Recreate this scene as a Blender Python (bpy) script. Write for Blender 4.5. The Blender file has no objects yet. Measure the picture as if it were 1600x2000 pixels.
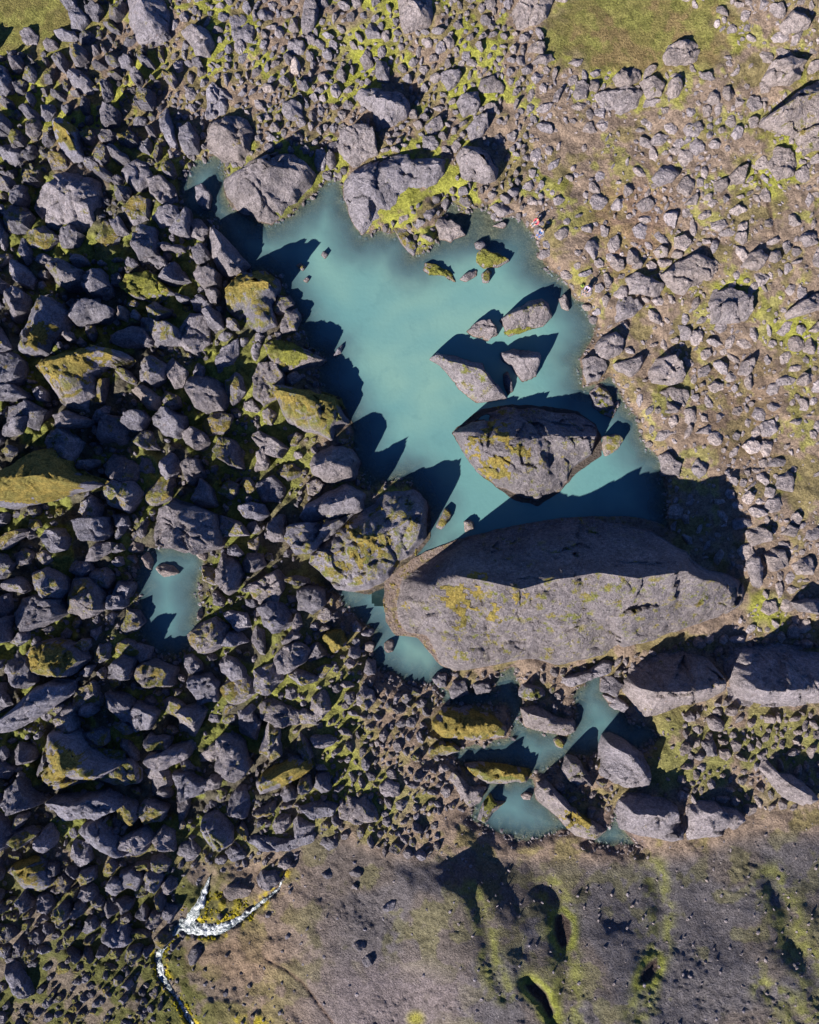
import bpy, math, random
import numpy as np

# ------------------------------------------------------------------ camera, sky, sun, exposure
H = 78.0            # camera height over the pond (m)
PPM = 20.0           # photograph pixels per metre at pond level
SC = bpy.context.scene
cam_d = bpy.data.cameras.new("camera")
cam = bpy.data.objects.new("camera", cam_d)
SC.collection.objects.link(cam)
cam.location = (0, 0, H)
cam.rotation_euler = (0, 0, 0)
cam_d.sensor_fit = 'VERTICAL'
cam_d.angle = 2 * math.atan(50.0 / H)
cam_d.clip_start = 1.0
cam_d.clip_end = 3000
SC.camera = cam

SUN_EL = math.radians(32)
SHD = np.array([0.635, 0.772])          # where shadows fall on the ground (world x, y)
SHD = SHD / np.linalg.norm(SHD)
world = bpy.data.worlds.new("World")
SC.world = world
world.use_nodes = True
wn = world.node_tree
bg = wn.nodes["Background"]
sky = wn.nodes.new("ShaderNodeTexSky")
sky.sky_type = 'NISHITA'
sky.sun_disc = False
sky.sun_elevation = SUN_EL
sky.sun_rotation = math.atan2(-SHD[0], -SHD[1])
sky.altitude = 8000
sky.air_density = 0.8
sky.dust_density = 0.0
sky.ozone_density = 10.0
wn.links.new(sky.outputs[0], bg.inputs[0])
bg.inputs[1].default_value = 0.12

sun_d = bpy.data.lights.new("sun", 'SUN')
sun = bpy.data.objects.new("sun", sun_d)
SC.collection.objects.link(sun)
sun_d.energy = 5.0
sun_d.angle = math.radians(0.5)
sun_d.color = (1.0, 0.95, 0.89)
ld = np.array([SHD[0] * math.cos(SUN_EL), SHD[1] * math.cos(SUN_EL), -math.sin(SUN_EL)])
from mathutils import Vector
sun.rotation_euler = Vector(ld).to_track_quat('-Z', 'Y').to_euler()
sun.location = (-60, -70, 60)

SC.view_settings.view_transform = 'Standard'
SC.view_settings.look = 'None'
SC.view_settings.gamma = 1
SC.view_settings.use_curve_mapping = False
SC.view_settings.exposure = 1.18
SC.cycles.max_bounces = 6
SC.cycles.transparent_max_bounces = 8

rng = np.random.default_rng(11)
random.seed(11)

# ------------------------------------------------------------------ noise
def _hash(ix, iy, seed):
    h = (ix.astype(np.int64) * 374761393 + iy.astype(np.int64) * 668265263 + seed * 1274126177) & 0xFFFFFFFF
    h = ((h ^ (h >> 13)) * 1274126177) & 0xFFFFFFFF
    h = ((h ^ (h >> 16)) * 2246822519) & 0xFFFFFFFF
    return ((h ^ (h >> 15)) & 0xFFFFFF) / float(0xFFFFFF)

def vnoise(x, y, seed=0):
    ix = np.floor(x); iy = np.floor(y)
    fx = x - ix; fy = y - iy
    fx = fx * fx * fx * (fx * (fx * 6 - 15) + 10); fy = fy * fy * fy * (fy * (fy * 6 - 15) + 10)
    a = _hash(ix, iy, seed); b = _hash(ix + 1, iy, seed)
    c = _hash(ix, iy + 1, seed); d = _hash(ix + 1, iy + 1, seed)
    return (a + (b - a) * fx) * (1 - fy) + (c + (d - c) * fx) * fy

def fbm(x, y, seed=0, octv=4, gain=0.5):
    s = np.zeros(np.shape(x)); a = 1.0; t = 0.0
    c, sn = math.cos(0.6), math.sin(0.6)
    for o in range(octv):
        s += a * vnoise(x, y, seed + o * 17); t += a
        x, y = (c * x - sn * y) * 2.03 + 5.1, (sn * x + c * y) * 2.03 - 3.7
        a *= gain
    return s / t            # 0..1

def sstep(x):
    x = np.clip(x, 0, 1)
    return x * x * (3 - 2 * x)

def pts(s):
    return np.array([[float(a) for a in p.split(',')] for p in s.split()])

def seg_dist(px, py, P, closed):
    """distance of points to a polyline, and the running position of the nearest point (0..n)"""
    n = len(P)
    best = np.full(px.shape, 1e9); where = np.zeros(px.shape)
    for i in range(n if closed else n - 1):
        a = P[i]; b = P[(i + 1) % n]
        d = b - a; L = max(d @ d, 1e-9)
        t = np.clip(((px - a[0]) * d[0] + (py - a[1]) * d[1]) / L, 0, 1)
        q = np.hypot(px - a[0] - t * d[0], py - a[1] - t * d[1])
        m = q < best
        best = np.where(m, q, best); where = np.where(m, i + t, where)
    return best, where

def inside(px, py, P):
    r = np.zeros(px.shape, bool)
    n = len(P)
    for i in range(n):
        x1, y1 = P[i]; x2, y2 = P[(i + 1) % n]
        if y1 == y2: continue
        c = ((y1 > py) != (y2 > py)) & (px < (x2 - x1) * (py - y1) / (y2 - y1) + x1)
        r ^= c
    return r

def world_xy(u, v, z):
    f = (H - z) / H / PPM
    return (u - 800) * f, (1000 - v) * f

# ------------------------------------------------------------------ ponds (outline in photograph pixels, level, depth)
PONDS = [
 ("pond", "main", 0.0, 2.4, "350,402 360,342 388,312 432,308 440,350 450,400 500,435 540,440 590,400 622,366 645,350 664,352 672,390 690,430 705,460 740,450 792,455 810,500 832,490 850,478 868,440 866,395 890,392 910,412 950,402 962,426 1000,420 1030,436 1046,460 1052,482 1062,512 1085,535 1102,548 1122,578 1148,602 1160,628 1158,652 1148,682 1134,702 1140,752 1168,752 1188,737 1204,747 1218,790 1246,820 1254,850 1270,880 1290,896 1298,960 1300,1040 1200,1060 1000,1090 900,1100 850,1140 790,1160 738,1172 742,1140 785,1095 815,1050 830,990 800,940 720,945 690,900 688,840 660,790 630,770 620,730 630,690 600,680 590,640 570,600 550,560 545,540 520,530 480,530 450,490 430,450 415,430 395,430"),
 ("pond", "small", 0.9, 1.4, "265,1125 268,1085 290,1070 330,1062 400,1078 405,1110 392,1130 385,1160 396,1190 384,1225 392,1250 345,1285 300,1275 272,1245 268,1190"),
 ("pond", "narrow", 0.0, 1.5, "640,1140 690,1140 745,1125 790,1140 800,1190 840,1215 890,1245 900,1290 870,1325 845,1338 800,1338 765,1316 735,1300 715,1270 730,1235 695,1205"),
 ("pond", "channel", 0.0, 1.7, "965,1325 1005,1305 1012,1335 1018,1370 1012,1408 1060,1425 1108,1438 1124,1400 1122,1350 1150,1322 1175,1312 1180,1350 1215,1385 1232,1408 1268,1420 1285,1440 1250,1470 1190,1460 1145,1480 1110,1472 1065,1512 1035,1512 1000,1500 900,1490 870,1470 1000,1440 998,1400 985,1375 860,1375 860,1345 930,1352 965,1348"),
 ("pond", "lower", 0.0, 1.6, "915,1592 932,1560 952,1530 990,1522 1040,1525 1055,1555 1085,1590 1122,1618 1060,1634 1000,1638 950,1620"),
 ("pond", "corner", 0.0, 0.8, "1150,1640 1188,1612 1200,1585 1218,1622 1246,1650 1200,1656"),
]
PONDS = [(a, b, c, d, pts(e)) for a, b, c, d, e in PONDS]
STREAM = pts("560,1692 546,1735 505,1768 465,1798 430,1815 395,1815 352,1806 330,1835 308,1868 316,1905 342,1945 364,1978 395,2040 430,2110")
STREAM_W = np.array([1.5, 3, 5, 7, 12, 14, 12, 5, 8, 8, 4, 6, 6, 6.])
BRANCH = pts("362,1812 378,1785 396,1755 402,1735 410,1712")
GULLIES = [(pts("1075,1740 1092,1780 1098,1850 1108,1910 1100,1960 1120,2040"), 22, .4),
           (pts("1278,1700 1292,1780 1288,1850 1268,1905 1245,1980"), 18, .3),
           (pts("1505,1720 1540,1790 1548,1850 1585,1890 1605,1960"), 24, .5),
           (pts("1030,1920 1062,1945 1085,2010"), 16, .6),
           (pts("920,1740 945,1800 958,1880 985,1940"), 16, .4),
           (pts("1490,1930 1540,1960 1580,2020"), 16, .3)]
PEAT_SHADE = [pts("1086,1792 1098,1785 1112,1798 1116,1822 1108,1845 1098,1850 1090,1838 1085,1815"), pts("1282,1872 1284,1890 1270,1916 1250,1920 1254,1902 1266,1882"), pts("1028,1926 1046,1922 1066,1940 1080,1975 1074,1990 1058,1958 1040,1944")]  # two bare peat patches; the last outline is a shaded gully, painted dark
TRACKS = [(pts("520,1874 556,1893 590,1918 618,1955 655,2005"), 3.2), (pts("1455,312 1478,330 1490,368 1504,410 1512,450"), 4.5)]

def pond_sd(u, v):
    """signed distance into the nearest pond (px, inside positive), its level and its depth"""
    sd = np.full(u.shape, -1e3); lev = np.zeros(u.shape); dep = np.ones(u.shape)
    wob = (fbm(u / 22, v / 22, 5, 3) - .5) * 16
    for _, _, l, dmax, P in PONDS:
        lo = P.min(0) - 110; hi = P.max(0) + 110
        m = (u > lo[0]) & (u < hi[0]) & (v > lo[1]) & (v < hi[1])
        if not m.any(): continue
        uu, vv = u[m], v[m]
        d, _ = seg_dist(uu, vv, P, True)
        d = np.where(inside(uu, vv, P), d, -d) + wob[m]
        b = d > sd[m]
        s2 = sd[m]; s2[b] = d[b]; sd[m] = s2
        l2 = lev[m]; l2[b] = l; lev[m] = l2
        p2 = dep[m]; p2[b] = dmax; dep[m] = p2
    return sd, lev, dep

def terrain(u, v, full=False):
    big = fbm(u / 170, v / 170, 1, 4) - .5
    fine = fbm(u / 26, v / 26, 2, 4) - .5
    grain = fbm(u / 9, v / 9, 3, 2) - .5
    z = 0.75 + big * 1.6 + fine * .55 + grain * .10
    # flat meadows of the two upper corners
    er = (fbm(u / 45, v / 45, 6, 4) - .5) * 1.1
    mead = np.maximum(sstep(1.5 - np.hypot((u - 55) / 105, (v - 35) / 75) + er),
                      sstep((1.5 - np.hypot((u - 1235) / 150, (v - 45) / 85) + er) / .6))
    z = z * (1 - mead * .8) + mead * .55
    # rockfall slope on the left, rising away from the water
    ramp = 3.0 * sstep((480 - u) / 620) * sstep((v - 330) / 450) * sstep((1990 - v) / 330)
    z += ramp + (fine * 1.3) * sstep((620 - u) / 300) * sstep((v - 200) / 200) * sstep((1700 - v) / 120)
    # the right-hand slope climbs gently
    z += 2.2 * sstep((u - 1150) / 500) * sstep((1250 - v) / 900) + .8 * sstep((250 - v) / 300)
    # gravel mound at the lower edge
    top = 1652 + 14 * np.sin(u / 140) - 40 * sstep((760 - u) / 160) - 30 * sstep((u - 1350) / 150)
    rise = sstep((v - top) / 60) * sstep((u - 500) / 220)
    amp = 1.8 + 2.6 * sstep((u - 760) / 260) - .4 * np.exp(-((u - 1100) / 70) ** 2)
    mound = sstep((v - top + 30) / 420) * amp * sstep((u - 480) / 260)
    mound += 2.2 * np.exp(-((u - 885) / 80) ** 2) * (sstep((v - 1665) / 90) - sstep((v - 1740) / 300))
    mound += (fbm(u / 70, v / 100, 12, 3) - .5) * .5 * rise
    rid = np.abs(fbm(u / 15 + v / 80, v / 15 - u / 80, 8, 3) - .5) * 2
    rough_z = sstep((fbm(u / 120, v / 90, 13, 2) - .38) / .2)
    z = z * (1 - rise * .75) + rise * .75 * (.75 + big * 1.2) + mound + rise * rough_z * ((.35 - rid) * .13 + (fbm(u / 6, v / 6, 9, 2) - .5) * .16)
    for P, w, d in GULLIES:
        q, _ = seg_dist(u, v, P, False)
        z -= d * np.exp(-(q / w) ** 2)
    for P in PEAT_SHADE:
        m = (np.abs(u - P[:, 0].mean()) < 60) & (np.abs(v - P[:, 1].mean()) < 70)
        if m.any():
            d_, _ = seg_dist(u[m], v[m], P, True); d_ = np.where(inside(u[m], v[m], P), d_, -d_)
            z[m] -= .18 * sstep((d_ + 5) / 9)
    q, t = seg_dist(u, v, STREAM, False)
    ws = np.interp(t, np.arange(len(STREAM_W)), STREAM_W)
    q2, _ = seg_dist(u, v, BRANCH, False)
    sk = np.maximum(np.exp(-(q / (ws * 1.3)) ** 4), np.exp(-(q2 / 14) ** 4))
    zs = z.copy()
    z = z - .45 * sk
    for P, w in TRACKS:
        qq, _ = seg_dist(u, v, P, False)
        z -= .12 * np.exp(-(qq / w) ** 2)
    sd, lev, dep = pond_sd(u, v)
    k = sstep((sd + 70) / 70)
    land = np.maximum(z, lev + .10)
    shore = lev + np.clip(-sd, 0, 1e3) / PPM * .42 + np.maximum(fine * .25, -.04)
    zl = land * (1 - k) + np.minimum(land, shore) * k
    shelf = 1 - .82 * sstep(1.5 - np.hypot((u - 930) / 75, (v - 440) / 55)) - .35 * sstep(1.4 - np.hypot((u - 1040) / 60, (v - 500) / 60))
    zw = lev - np.minimum(dep, sd / PPM * .36) * shelf + fine * .12
    z = np.where(sd > 0, zw, zl)
    if full: return z, sd, mead, rise, sk, zs, lev
    return z

# lookup grid of the terrain for everything that stands on it
GU = np.arange(-160, 1761, 4.0); GV = np.arange(-160, 2161, 4.0)
_gu, _gv = np.meshgrid(GU, GV)
GZ, GSD, GM, GR, GSK, GZS, GLEV = terrain(_gu, _gv, True)
def look(A, u, v):
    x = np.clip((np.asarray(u, float) + 160) / 4, 0, len(GU) - 1.001); y = np.clip((np.asarray(v, float) + 160) / 4, 0, len(GV) - 1.001)
    i = x.astype(int); j = y.astype(int); fx = x - i; fy = y - j
    return (A[j, i] * (1 - fx) + A[j, i + 1] * fx) * (1 - fy) + (A[j + 1, i] * (1 - fx) + A[j + 1, i + 1] * fx) * fy
def gz(u, v): return look(GZ, u, v)

# ------------------------------------------------------------------ mesh helpers
def np_mesh(name, V, Q=None, T=None, smooth=False):
    me = bpy.data.meshes.new(name)
    V = np.asarray(V, np.float32)
    Q = np.zeros((0, 4), np.int32) if Q is None else np.asarray(Q, np.int32)
    T = np.zeros((0, 3), np.int32) if T is None else np.asarray(T, np.int32)
    me.vertices.add(len(V)); me.vertices.foreach_set("co", V.ravel())
    loops = np.concatenate([Q.ravel(), T.ravel()])
    me.loops.add(len(loops)); me.loops.foreach_set("vertex_index", loops)
    tot = np.concatenate([np.full(len(Q), 4), np.full(len(T), 3)]).astype(np.int32)
    st = np.concatenate([[0], np.cumsum(tot)[:-1]]).astype(np.int32)
    me.polygons.add(len(tot)); me.polygons.foreach_set("loop_start", st); me.polygons.foreach_set("loop_total", tot)
    me.polygons.foreach_set("use_smooth", np.full(len(tot), smooth))
    me.update(calc_edges=True)
    return me

def vcol(me, name, arr):
    a = me.attributes.new(name, 'FLOAT_COLOR', 'POINT')
    c = np.ones((len(arr), 4), np.float32); c[:, :arr.shape[1]] = arr
    a.data.foreach_set("color", c.ravel())
def vfloat(me, name, arr):
    a = me.attributes.new(name, 'FLOAT', 'POINT')
    a.data.foreach_set("value", np.asarray(arr, np.float32))

def link(name, me, mat=None, parent=None, label=None, cat=None, group=None, kind=None):
    o = bpy.data.objects.new(name, me)
    SC.collection.objects.link(o)
    if mat: me.materials.append(mat)
    if parent: o.parent = parent
    if label: o["label"] = label
    if cat: o["category"] = cat
    if group: o["group"] = group
    if kind: o["kind"] = kind
    return o

# ------------------------------------------------------------------ materials
class NT:
    def __init__(s, name):
        s.m = bpy.data.materials.new(name); s.m.use_nodes = True
        s.t = s.m.node_tree; s.t.nodes.clear()
        s.out = s.n("ShaderNodeOutputMaterial")
    def n(s, kind, **kw):
        x = s.t.nodes.new(kind)
        for k, v in kw.items(): setattr(x, k, v)
        return x
    def l(s, a, b): s.t.links.new(a, b)
    def set(s, sock, v):
        if hasattr(v, "links"): s.l(v, sock)
        elif isinstance(v, tuple) and len(v) == 3 and sock.type == 'RGBA': sock.default_value = (*v, 1)
        else: sock.default_value = v
    def noise(s, scale, detail=3, rough=.55, vec=None, dist=0):
        x = s.n("ShaderNodeTexNoise"); x.inputs["Scale"].default_value = scale
        x.inputs["Detail"].default_value = detail; x.inputs["Roughness"].default_value = rough
        x.inputs["Distortion"].default_value = dist
        s.l(vec if vec else s.pos(), x.inputs["Vector"]); return x.outputs["Fac"]
    def pos(s):
        if not hasattr(s, "_p"): s._p = s.n("ShaderNodeNewGeometry")
        return s._p.outputs["Position"]
    def normal(s):
        s.pos(); return s._p.outputs["Normal"]
    def math(s, op, a, b=0.0, c=0.0):
        x = s.n("ShaderNodeMath", operation=op)
        s.set(x.inputs[0], a); s.set(x.inputs[1], b); s.set(x.inputs[2], c); return x.outputs[0]
    def ramp(s, v, lo, hi, a=0.0, b=1.0):
        x = s.n("ShaderNodeMapRange"); x.interpolation_type = 'SMOOTHSTEP'
        s.set(x.inputs[0], v); s.set(x.inputs[1], lo); s.set(x.inputs[2], hi); s.set(x.inputs[3], a); s.set(x.inputs[4], b)
        return x.outputs[0]
    def mix(s, f, a, b, mode='MIX'):
        x = s.n("ShaderNodeMix", data_type='RGBA', blend_type=mode)
        s.set(x.inputs[0], f); s.set(x.inputs[6], a); s.set(x.inputs[7], b); return x.outputs[2]
    def scale(s, col, f):
        x = s.n("ShaderNodeVectorMath", operation='SCALE'); s.set(x.inputs[0], col); s.set(x.inputs[3], f); return x.outputs[0]
    def attr(s, name, out="Color", kind='GEOMETRY'):
        x = s.n("ShaderNodeAttribute", attribute_name=name, attribute_type=kind); return x.outputs[out]
    def bump(s, h, strength, dist):
        x = s.n("ShaderNodeBump"); x.inputs["Strength"].default_value = strength; x.inputs["Distance"].default_value = dist
        s.l(h, x.inputs["Height"]); return x.outputs[0]
    def bsdf(s, col, rough=.9, normal=None, spec=.25):
        x = s.n("ShaderNodeBsdfPrincipled"); s.set(x.inputs["Base Color"], col); s.set(x.inputs["Roughness"], rough)
        x.inputs["Specular IOR Level"].default_value = spec
        if normal: s.l(normal, x.inputs["Normal"])
        s.l(x.outputs[0], s.out.inputs[0]); return x.outputs[0]

ROCK = (.205, .172, .163)
def rock_material(name, per_vertex):
    t = NT(name)
    if per_vertex:
        sep = t.n("ShaderNodeSeparateColor"); t.l(t.attr("Param"), sep.inputs[0])
    else:
        oi = t.n("ShaderNodeObjectInfo"); sep = t.n("ShaderNodeSeparateColor"); t.l(oi.outputs["Color"], sep.inputs[0])
    tone, moss, warm = sep.outputs[0], sep.outputs[1], sep.outputs[2]
    n1 = t.noise(.55, 4, .6); n2 = t.noise(3.2, 4, .65); n3 = t.noise(11, 3, .7); n4 = t.noise(1.6, 5, .65, dist=.8)
    base = t.mix(warm, (.194, .182, .214), (.244, .202, .190))
    f = t.math('MULTIPLY', t.ramp(n1, .3, .7, .78, 1.2), t.ramp(n2, .28, .72, .68, 1.35))
    f = t.math('MULTIPLY', f, t.ramp(n3, .3, .72, .6, 1.45))
    f = t.math('MULTIPLY', f, tone)
    col = t.scale(base, f)
    lich = t.math('MULTIPLY', t.ramp(n4, .56, .68), t.ramp(n3, .42, .58))
    col = t.mix(t.math('MULTIPLY', lich, .45), col, (.40, .37, .33))
    rust = t.math('MULTIPLY', t.ramp(t.noise(2.3, 3, .6, dist=1.), .62, .74), .35)
    col = t.mix(rust, col, (.22, .125, .07))
    sx = t.n("ShaderNodeSeparateXYZ"); t.l(t.normal(), sx.inputs[0])
    up = t.ramp(sx.outputs[2], .45, .85)
    mk = t.math('MULTIPLY', up, t.ramp(t.math('ADD', t.noise(1.1, 5, .7), t.math('MULTIPLY', t.math('SUBTRACT', moss, .5), .42)), .50, .60))
    mk = t.math('MULTIPLY', mk, t.ramp(moss, .0, .15))
    mcol = t.mix(t.ramp(t.noise(.8, 3, .6), .38, .62), (.16, .155, .04), (.22, .165, .045))
    mcol = t.scale(mcol, t.ramp(n3, .3, .7, .55, 1.35))
    col = t.mix(mk, col, mcol)
    hh = t.math('ADD', t.math('MULTIPLY', n2, 1.2), t.math('MULTIPLY', n3, .6))
    nrm = t.bump(hh, 1.0, .40)
    t.bsdf(col, .92, nrm, .2)
    return t.m

def shore_rock_material():
    """rock standing in the milky water: a pale mineral band just over the waterline"""
    t = NT("pond_rock")
    oi = t.n("ShaderNodeObjectInfo"); sep = t.n("ShaderNodeSeparateColor"); t.l(oi.outputs["Color"], sep.inputs[0])
    tone, moss, warm = sep.outputs[0], sep.outputs[1], sep.outputs[2]
    n1 = t.noise(.55, 4, .6); n2 = t.noise(3.2, 4, .65); n3 = t.noise(11, 3, .7)
    base = t.mix(warm, (.194, .182, .214), (.244, .202, .190))
    f = t.math('MULTIPLY', t.ramp(n1, .3, .7, .78, 1.2), t.ramp(n2, .28, .72, .68, 1.35))
    f = t.math('MULTIPLY', f, t.ramp(n3, .3, .72, .6, 1.45))
    col = t.scale(base, t.math('MULTIPLY', f, tone))
    sx = t.n("ShaderNodeSeparateXYZ"); t.l(t.normal(), sx.inputs[0])
    up = t.ramp(sx.outputs[2], .45, .85)
    mk = t.math('MULTIPLY', up, t.ramp(t.math('ADD', t.noise(1.1, 5, .7), t.math('MULTIPLY', t.math('SUBTRACT', moss, .5), .42)), .50, .60))
    mk = t.math('MULTIPLY', mk, t.ramp(moss, .0, .15))
    mcol = t.mix(t.ramp(t.noise(.8, 3, .6), .38, .62), (.16, .165, .04), (.22, .175, .045))
    col = t.mix(mk, col, t.scale(mcol, t.ramp(n3, .3, .7, .55, 1.35)))
    n4 = t.noise(1.6, 5, .65, dist=.8)
    col = t.mix(t.math('MULTIPLY', t.math('MULTIPLY', t.ramp(n4, .56, .68), t.ramp(n3, .42, .58)), .45), col, (.40, .37, .33))
    px = t.n("ShaderNodeSeparateXYZ"); t.l(t.pos(), px.inputs[0])
    hz = t.math('ADD', px.outputs[2], t.math('MULTIPLY', t.math('SUBTRACT', n2, .5), .25))
    band = t.math('MULTIPLY', t.ramp(hz, .10, .22, 1., 0.), .5)
    col = t.mix(band, col, (.30, .20, .135))
    col = t.mix(t.math('MULTIPLY', t.ramp(hz, .03, .12, 1., 0.), .8), col, (.055, .048, .042))
    nrm = t.bump(t.math('ADD', t.math('MULTIPLY', n2, 1.2), t.math('MULTIPLY', n3, .6)), 1.0, .40)
    t.bsdf(col, .9, nrm, .2)
    return t.m

def moss_material(name, a, b):
    t = NT(name)
    n = t.noise(5, 4, .7); n2 = t.noise(.9, 3, .6); n3 = t.noise(17, 2, .6)
    col = t.mix(t.ramp(n2, .36, .64), a, b)
    col = t.scale(col, t.math('MULTIPLY', t.ramp(n, .3, .7, .5, 1.4), t.ramp(n3, .3, .7, .7, 1.3)))
    t.bsdf(col, 1., t.bump(t.math('ADD', n, t.math('MULTIPLY', n3, .5)), 1., .35), .05)
    return t.m

def ground_material():
    t = NT("ground")
    c = t.attr("Col")
    n1 = t.noise(1.4, 5, .65); n2 = t.noise(5.5, 4, .7); n3 = t.noise(16, 2, .6)
    f = t.math('MULTIPLY', t.ramp(n1, .3, .7, .72, 1.26), t.ramp(n2, .28, .72, .62, 1.38))
    f = t.math('MULTIPLY', f, t.ramp(n3, .3, .7, .75, 1.25))
    col = t.scale(c, f)
    peb = t.math('MULTIPLY', t.ramp(t.noise(7.5, 2, .5), .70, .76), t.attr("grit", "Fac"))
    col = t.mix(peb, col, (.38, .34, .31))
    h = t.math('ADD', t.math('MULTIPLY', n1, .6), t.math('ADD', n2, t.math('MULTIPLY', n3, .4)))
    t.bsdf(col, .97, t.bump(h, .9, .28), .1)
    return t.m

def water_material():
    t = NT("milky_water")
    d = t.attr("depth", "Fac")
    n = t.noise(.12, 3, .5)
    turb = t.math('SUBTRACT', 1.0, t.math('POWER', 2.718, t.math('MULTIPLY', d, -2.1)))
    deep = t.ramp(t.math('ADD', d, t.math('MULTIPLY', t.math('SUBTRACT', n, .5), 1.2)), .25, 1.7)
    n2 = t.noise(.05, 3, .55, dist=.6); n3 = t.noise(.45, 4, .6, dist=1.2)
    col = t.mix(deep, (.072, .125, .142), t.mix(t.ramp(n2, .40, .62), (.098, .212, .206), (.150, .262, .220)))
    col = t.mix(t.math('MULTIPLY', t.ramp(n3, .50, .72), .28), col, (.075, .165, .165))
    p = t.n("ShaderNodeBsdfPrincipled"); t.set(p.inputs["Base Color"], col)
    p.inputs["Roughness"].default_value = .12; p.inputs["IOR"].default_value = 1.33; p.inputs["Specular IOR Level"].default_value = .5
    p.inputs["Subsurface Weight"].default_value = 0.0
    tr = t.n("ShaderNodeBsdfTransparent"); tr.inputs[0].default_value = (.80, .95, .93, 1)
    mx = t.n("ShaderNodeMixShader"); t.l(turb, mx.inputs[0]); t.l(tr.outputs[0], mx.inputs[1]); t.l(p.outputs[0], mx.inputs[2])
    t.l(t.bump(t.noise(2.6, 3, .6), .25, .06), p.inputs["Normal"])
    t.l(mx.outputs[0], t.out.inputs[0])
    return t.m

def foam_material():
    t = NT("foaming_water")
    n = t.noise(1.9, 5, .65, dist=2.2); n2 = t.noise(7, 3, .6)
    w = t.math('ADD', t.math('MULTIPLY', n, .8), t.math('MULTIPLY', n2, .2))
    col = t.mix(t.ramp(t.math('ADD', w, t.math('MULTIPLY', t.math('SUBTRACT', t.noise(.5, 2, .5), .5), .35)), .46, .64), (.05, .07, .075), (.58, .60, .62))
    t.bsdf(col, .3, t.bump(w, .6, .2), .5)
    return t.m

def plain(name, col, rough=.8):
    t = NT(name); n = t.noise(30, 2, .5)
    t.bsdf(t.scale(col, t.ramp(n, .3, .7, .85, 1.12)), rough, None, .3)
    return t.m

M_ROCK = rock_material("boulder_rock", False)
M_RUB = rock_material("rubble_rock", True)
M_POND = shore_rock_material()
M_GOLD = moss_material("golden_moss", (.29, .215, .06), (.19, .16, .05))
M_LIME = moss_material("lime_moss", (.24, .235, .05), (.14, .14, .04))
M_YEL = moss_material("yellow_moss", (.40, .32, .025), (.22, .20, .02))
M_GROUND = ground_material()
M_WATER = water_material()
M_FOAM = foam_material()

# ------------------------------------------------------------------ ground
def grow(n0=40.0, k=1.45, n=14):
    return np.cumsum(n0 * k ** np.arange(n))
STEP = 3.0
ua = np.arange(-130, 1731, STEP); va = np.arange(-130, 2131, STEP)
ua = np.concatenate([(-130 - grow())[::-1], ua, ua[-1] + grow()])
va = np.concatenate([(-130 - grow())[::-1], va, va[-1] + grow()])
tu, tv = np.meshgrid(ua, va)
tz, sd, mead, rise, sk, _, lev = terrain(tu, tv, True)
far = np.clip(np.maximum(np.maximum(-130 - tu, tu - 1730), np.maximum(-130 - tv, tv - 2130)) / 200, 0, 1)
tz = tz * (1 - far) + far * (2.5 + 2 * (fbm(tu / 900, tv / 900, 4, 3) - .5))
tx, ty = world_xy(tu, tv, tz)

def blend(c, col, w):
    return c * (1 - w[..., None]) + np.array(col) * w[..., None]
n_a = fbm(tu / 120, tv / 120, 21, 4); n_b = fbm(tu / 38, tv / 38, 22, 4); n_c = fbm(tu / 60, tv / 60, 23, 4); n_d = fbm(tu / 14, tv / 14, 24, 3)
DIRT = (.222, .163, .122); OLIVE = (.175, .152, .038); LIME = (.27, .275, .045); GRAVEL = (.122, .107, .107)
SOIL = (.105, .092, .066); RED = (.235, .145, .095); BED = (.17, .125, .085); MUD = (.175, .125, .110)
C = np.zeros(tu.shape + (3,)); C[:] = DIRT
C = blend(C, OLIVE, sstep((n_b + .35 * (n_a - .5) - .47 - .04 * sstep((tu - 950) / 150)) / .12) * .55)
C = blend(C, LIME, sstep((n_c + .5 * (n_d - .5) - .545 - .05 * sstep((tu - 950) / 200) * sstep((tv - 150) / 150)) / .09) * sstep((1150 - tv) / 350 + .1) * (.85 - .3 * sstep((tu - 950) / 200)))
for (a, b, c_, d_) in ((1490, 345, 60, 40), (1540, 300, 40, 60), (930, 190, 60, 50), (1440, 560, 50, 25), (1560, 640, 50, 40), (1180, 110, 60, 60), (720, 90, 80, 70), (60, 210, 45, 70), (1500, 1190, 50, 40)):
    C = blend(C, LIME, sstep(1.3 - np.hypot((tu - a) / c_, (tv - b) / d_) + 1.4 * (n_b - .5)) * .8)
C = blend(C, RED, sstep(1.35 - np.hypot((tu - 1235) / 95, (tv - 440) / 130) + (n_b - .5)) * .6)
C = blend(C, (.17, .115, .075), sstep(1.3 - np.hypot((tu - 1440) / 110, (tv - 800) / 150) + (n_b - .5)) * .7)
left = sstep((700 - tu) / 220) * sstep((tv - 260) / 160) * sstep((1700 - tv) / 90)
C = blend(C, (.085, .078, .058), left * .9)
C = blend(C, (.17, .18, .04), left * sstep((n_c - .47) / .08) * .85)
for (a, b, c_, d_) in ((480, 800, 130, 170), (650, 1400, 70, 130), (285, 930, 60, 90), (150, 480, 90, 60), (560, 1330, 90, 60), (700, 1560, 120, 70)):
    C = blend(C, (.20, .205, .045), sstep(1.35 - np.hypot((tu - a) / c_, (tv - b) / d_) + (n_b - .5)) * .8)
lowl = sstep((520 - tu) / 160) * sstep((tv - 1640) / 110)
C = blend(C, (.085, .09, .026), lowl * sstep((n_b - .36) / .14) * .9)
C = blend(C, (.10, .09, .072), lowl * sstep((.47 - n_b) / .1) * .6)
C = blend(C, (.155, .134, .045), mead); C = blend(C, (.19, .13, .065), mead * sstep((n_c - .44) / .14) * .7); C = blend(C, (.19, .19, .05), mead * sstep((n_b - .52) / .10) * .6); C = blend(C, (.105, .105, .03), mead * sstep((n_d - .60) / .1) * .5)
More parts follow.
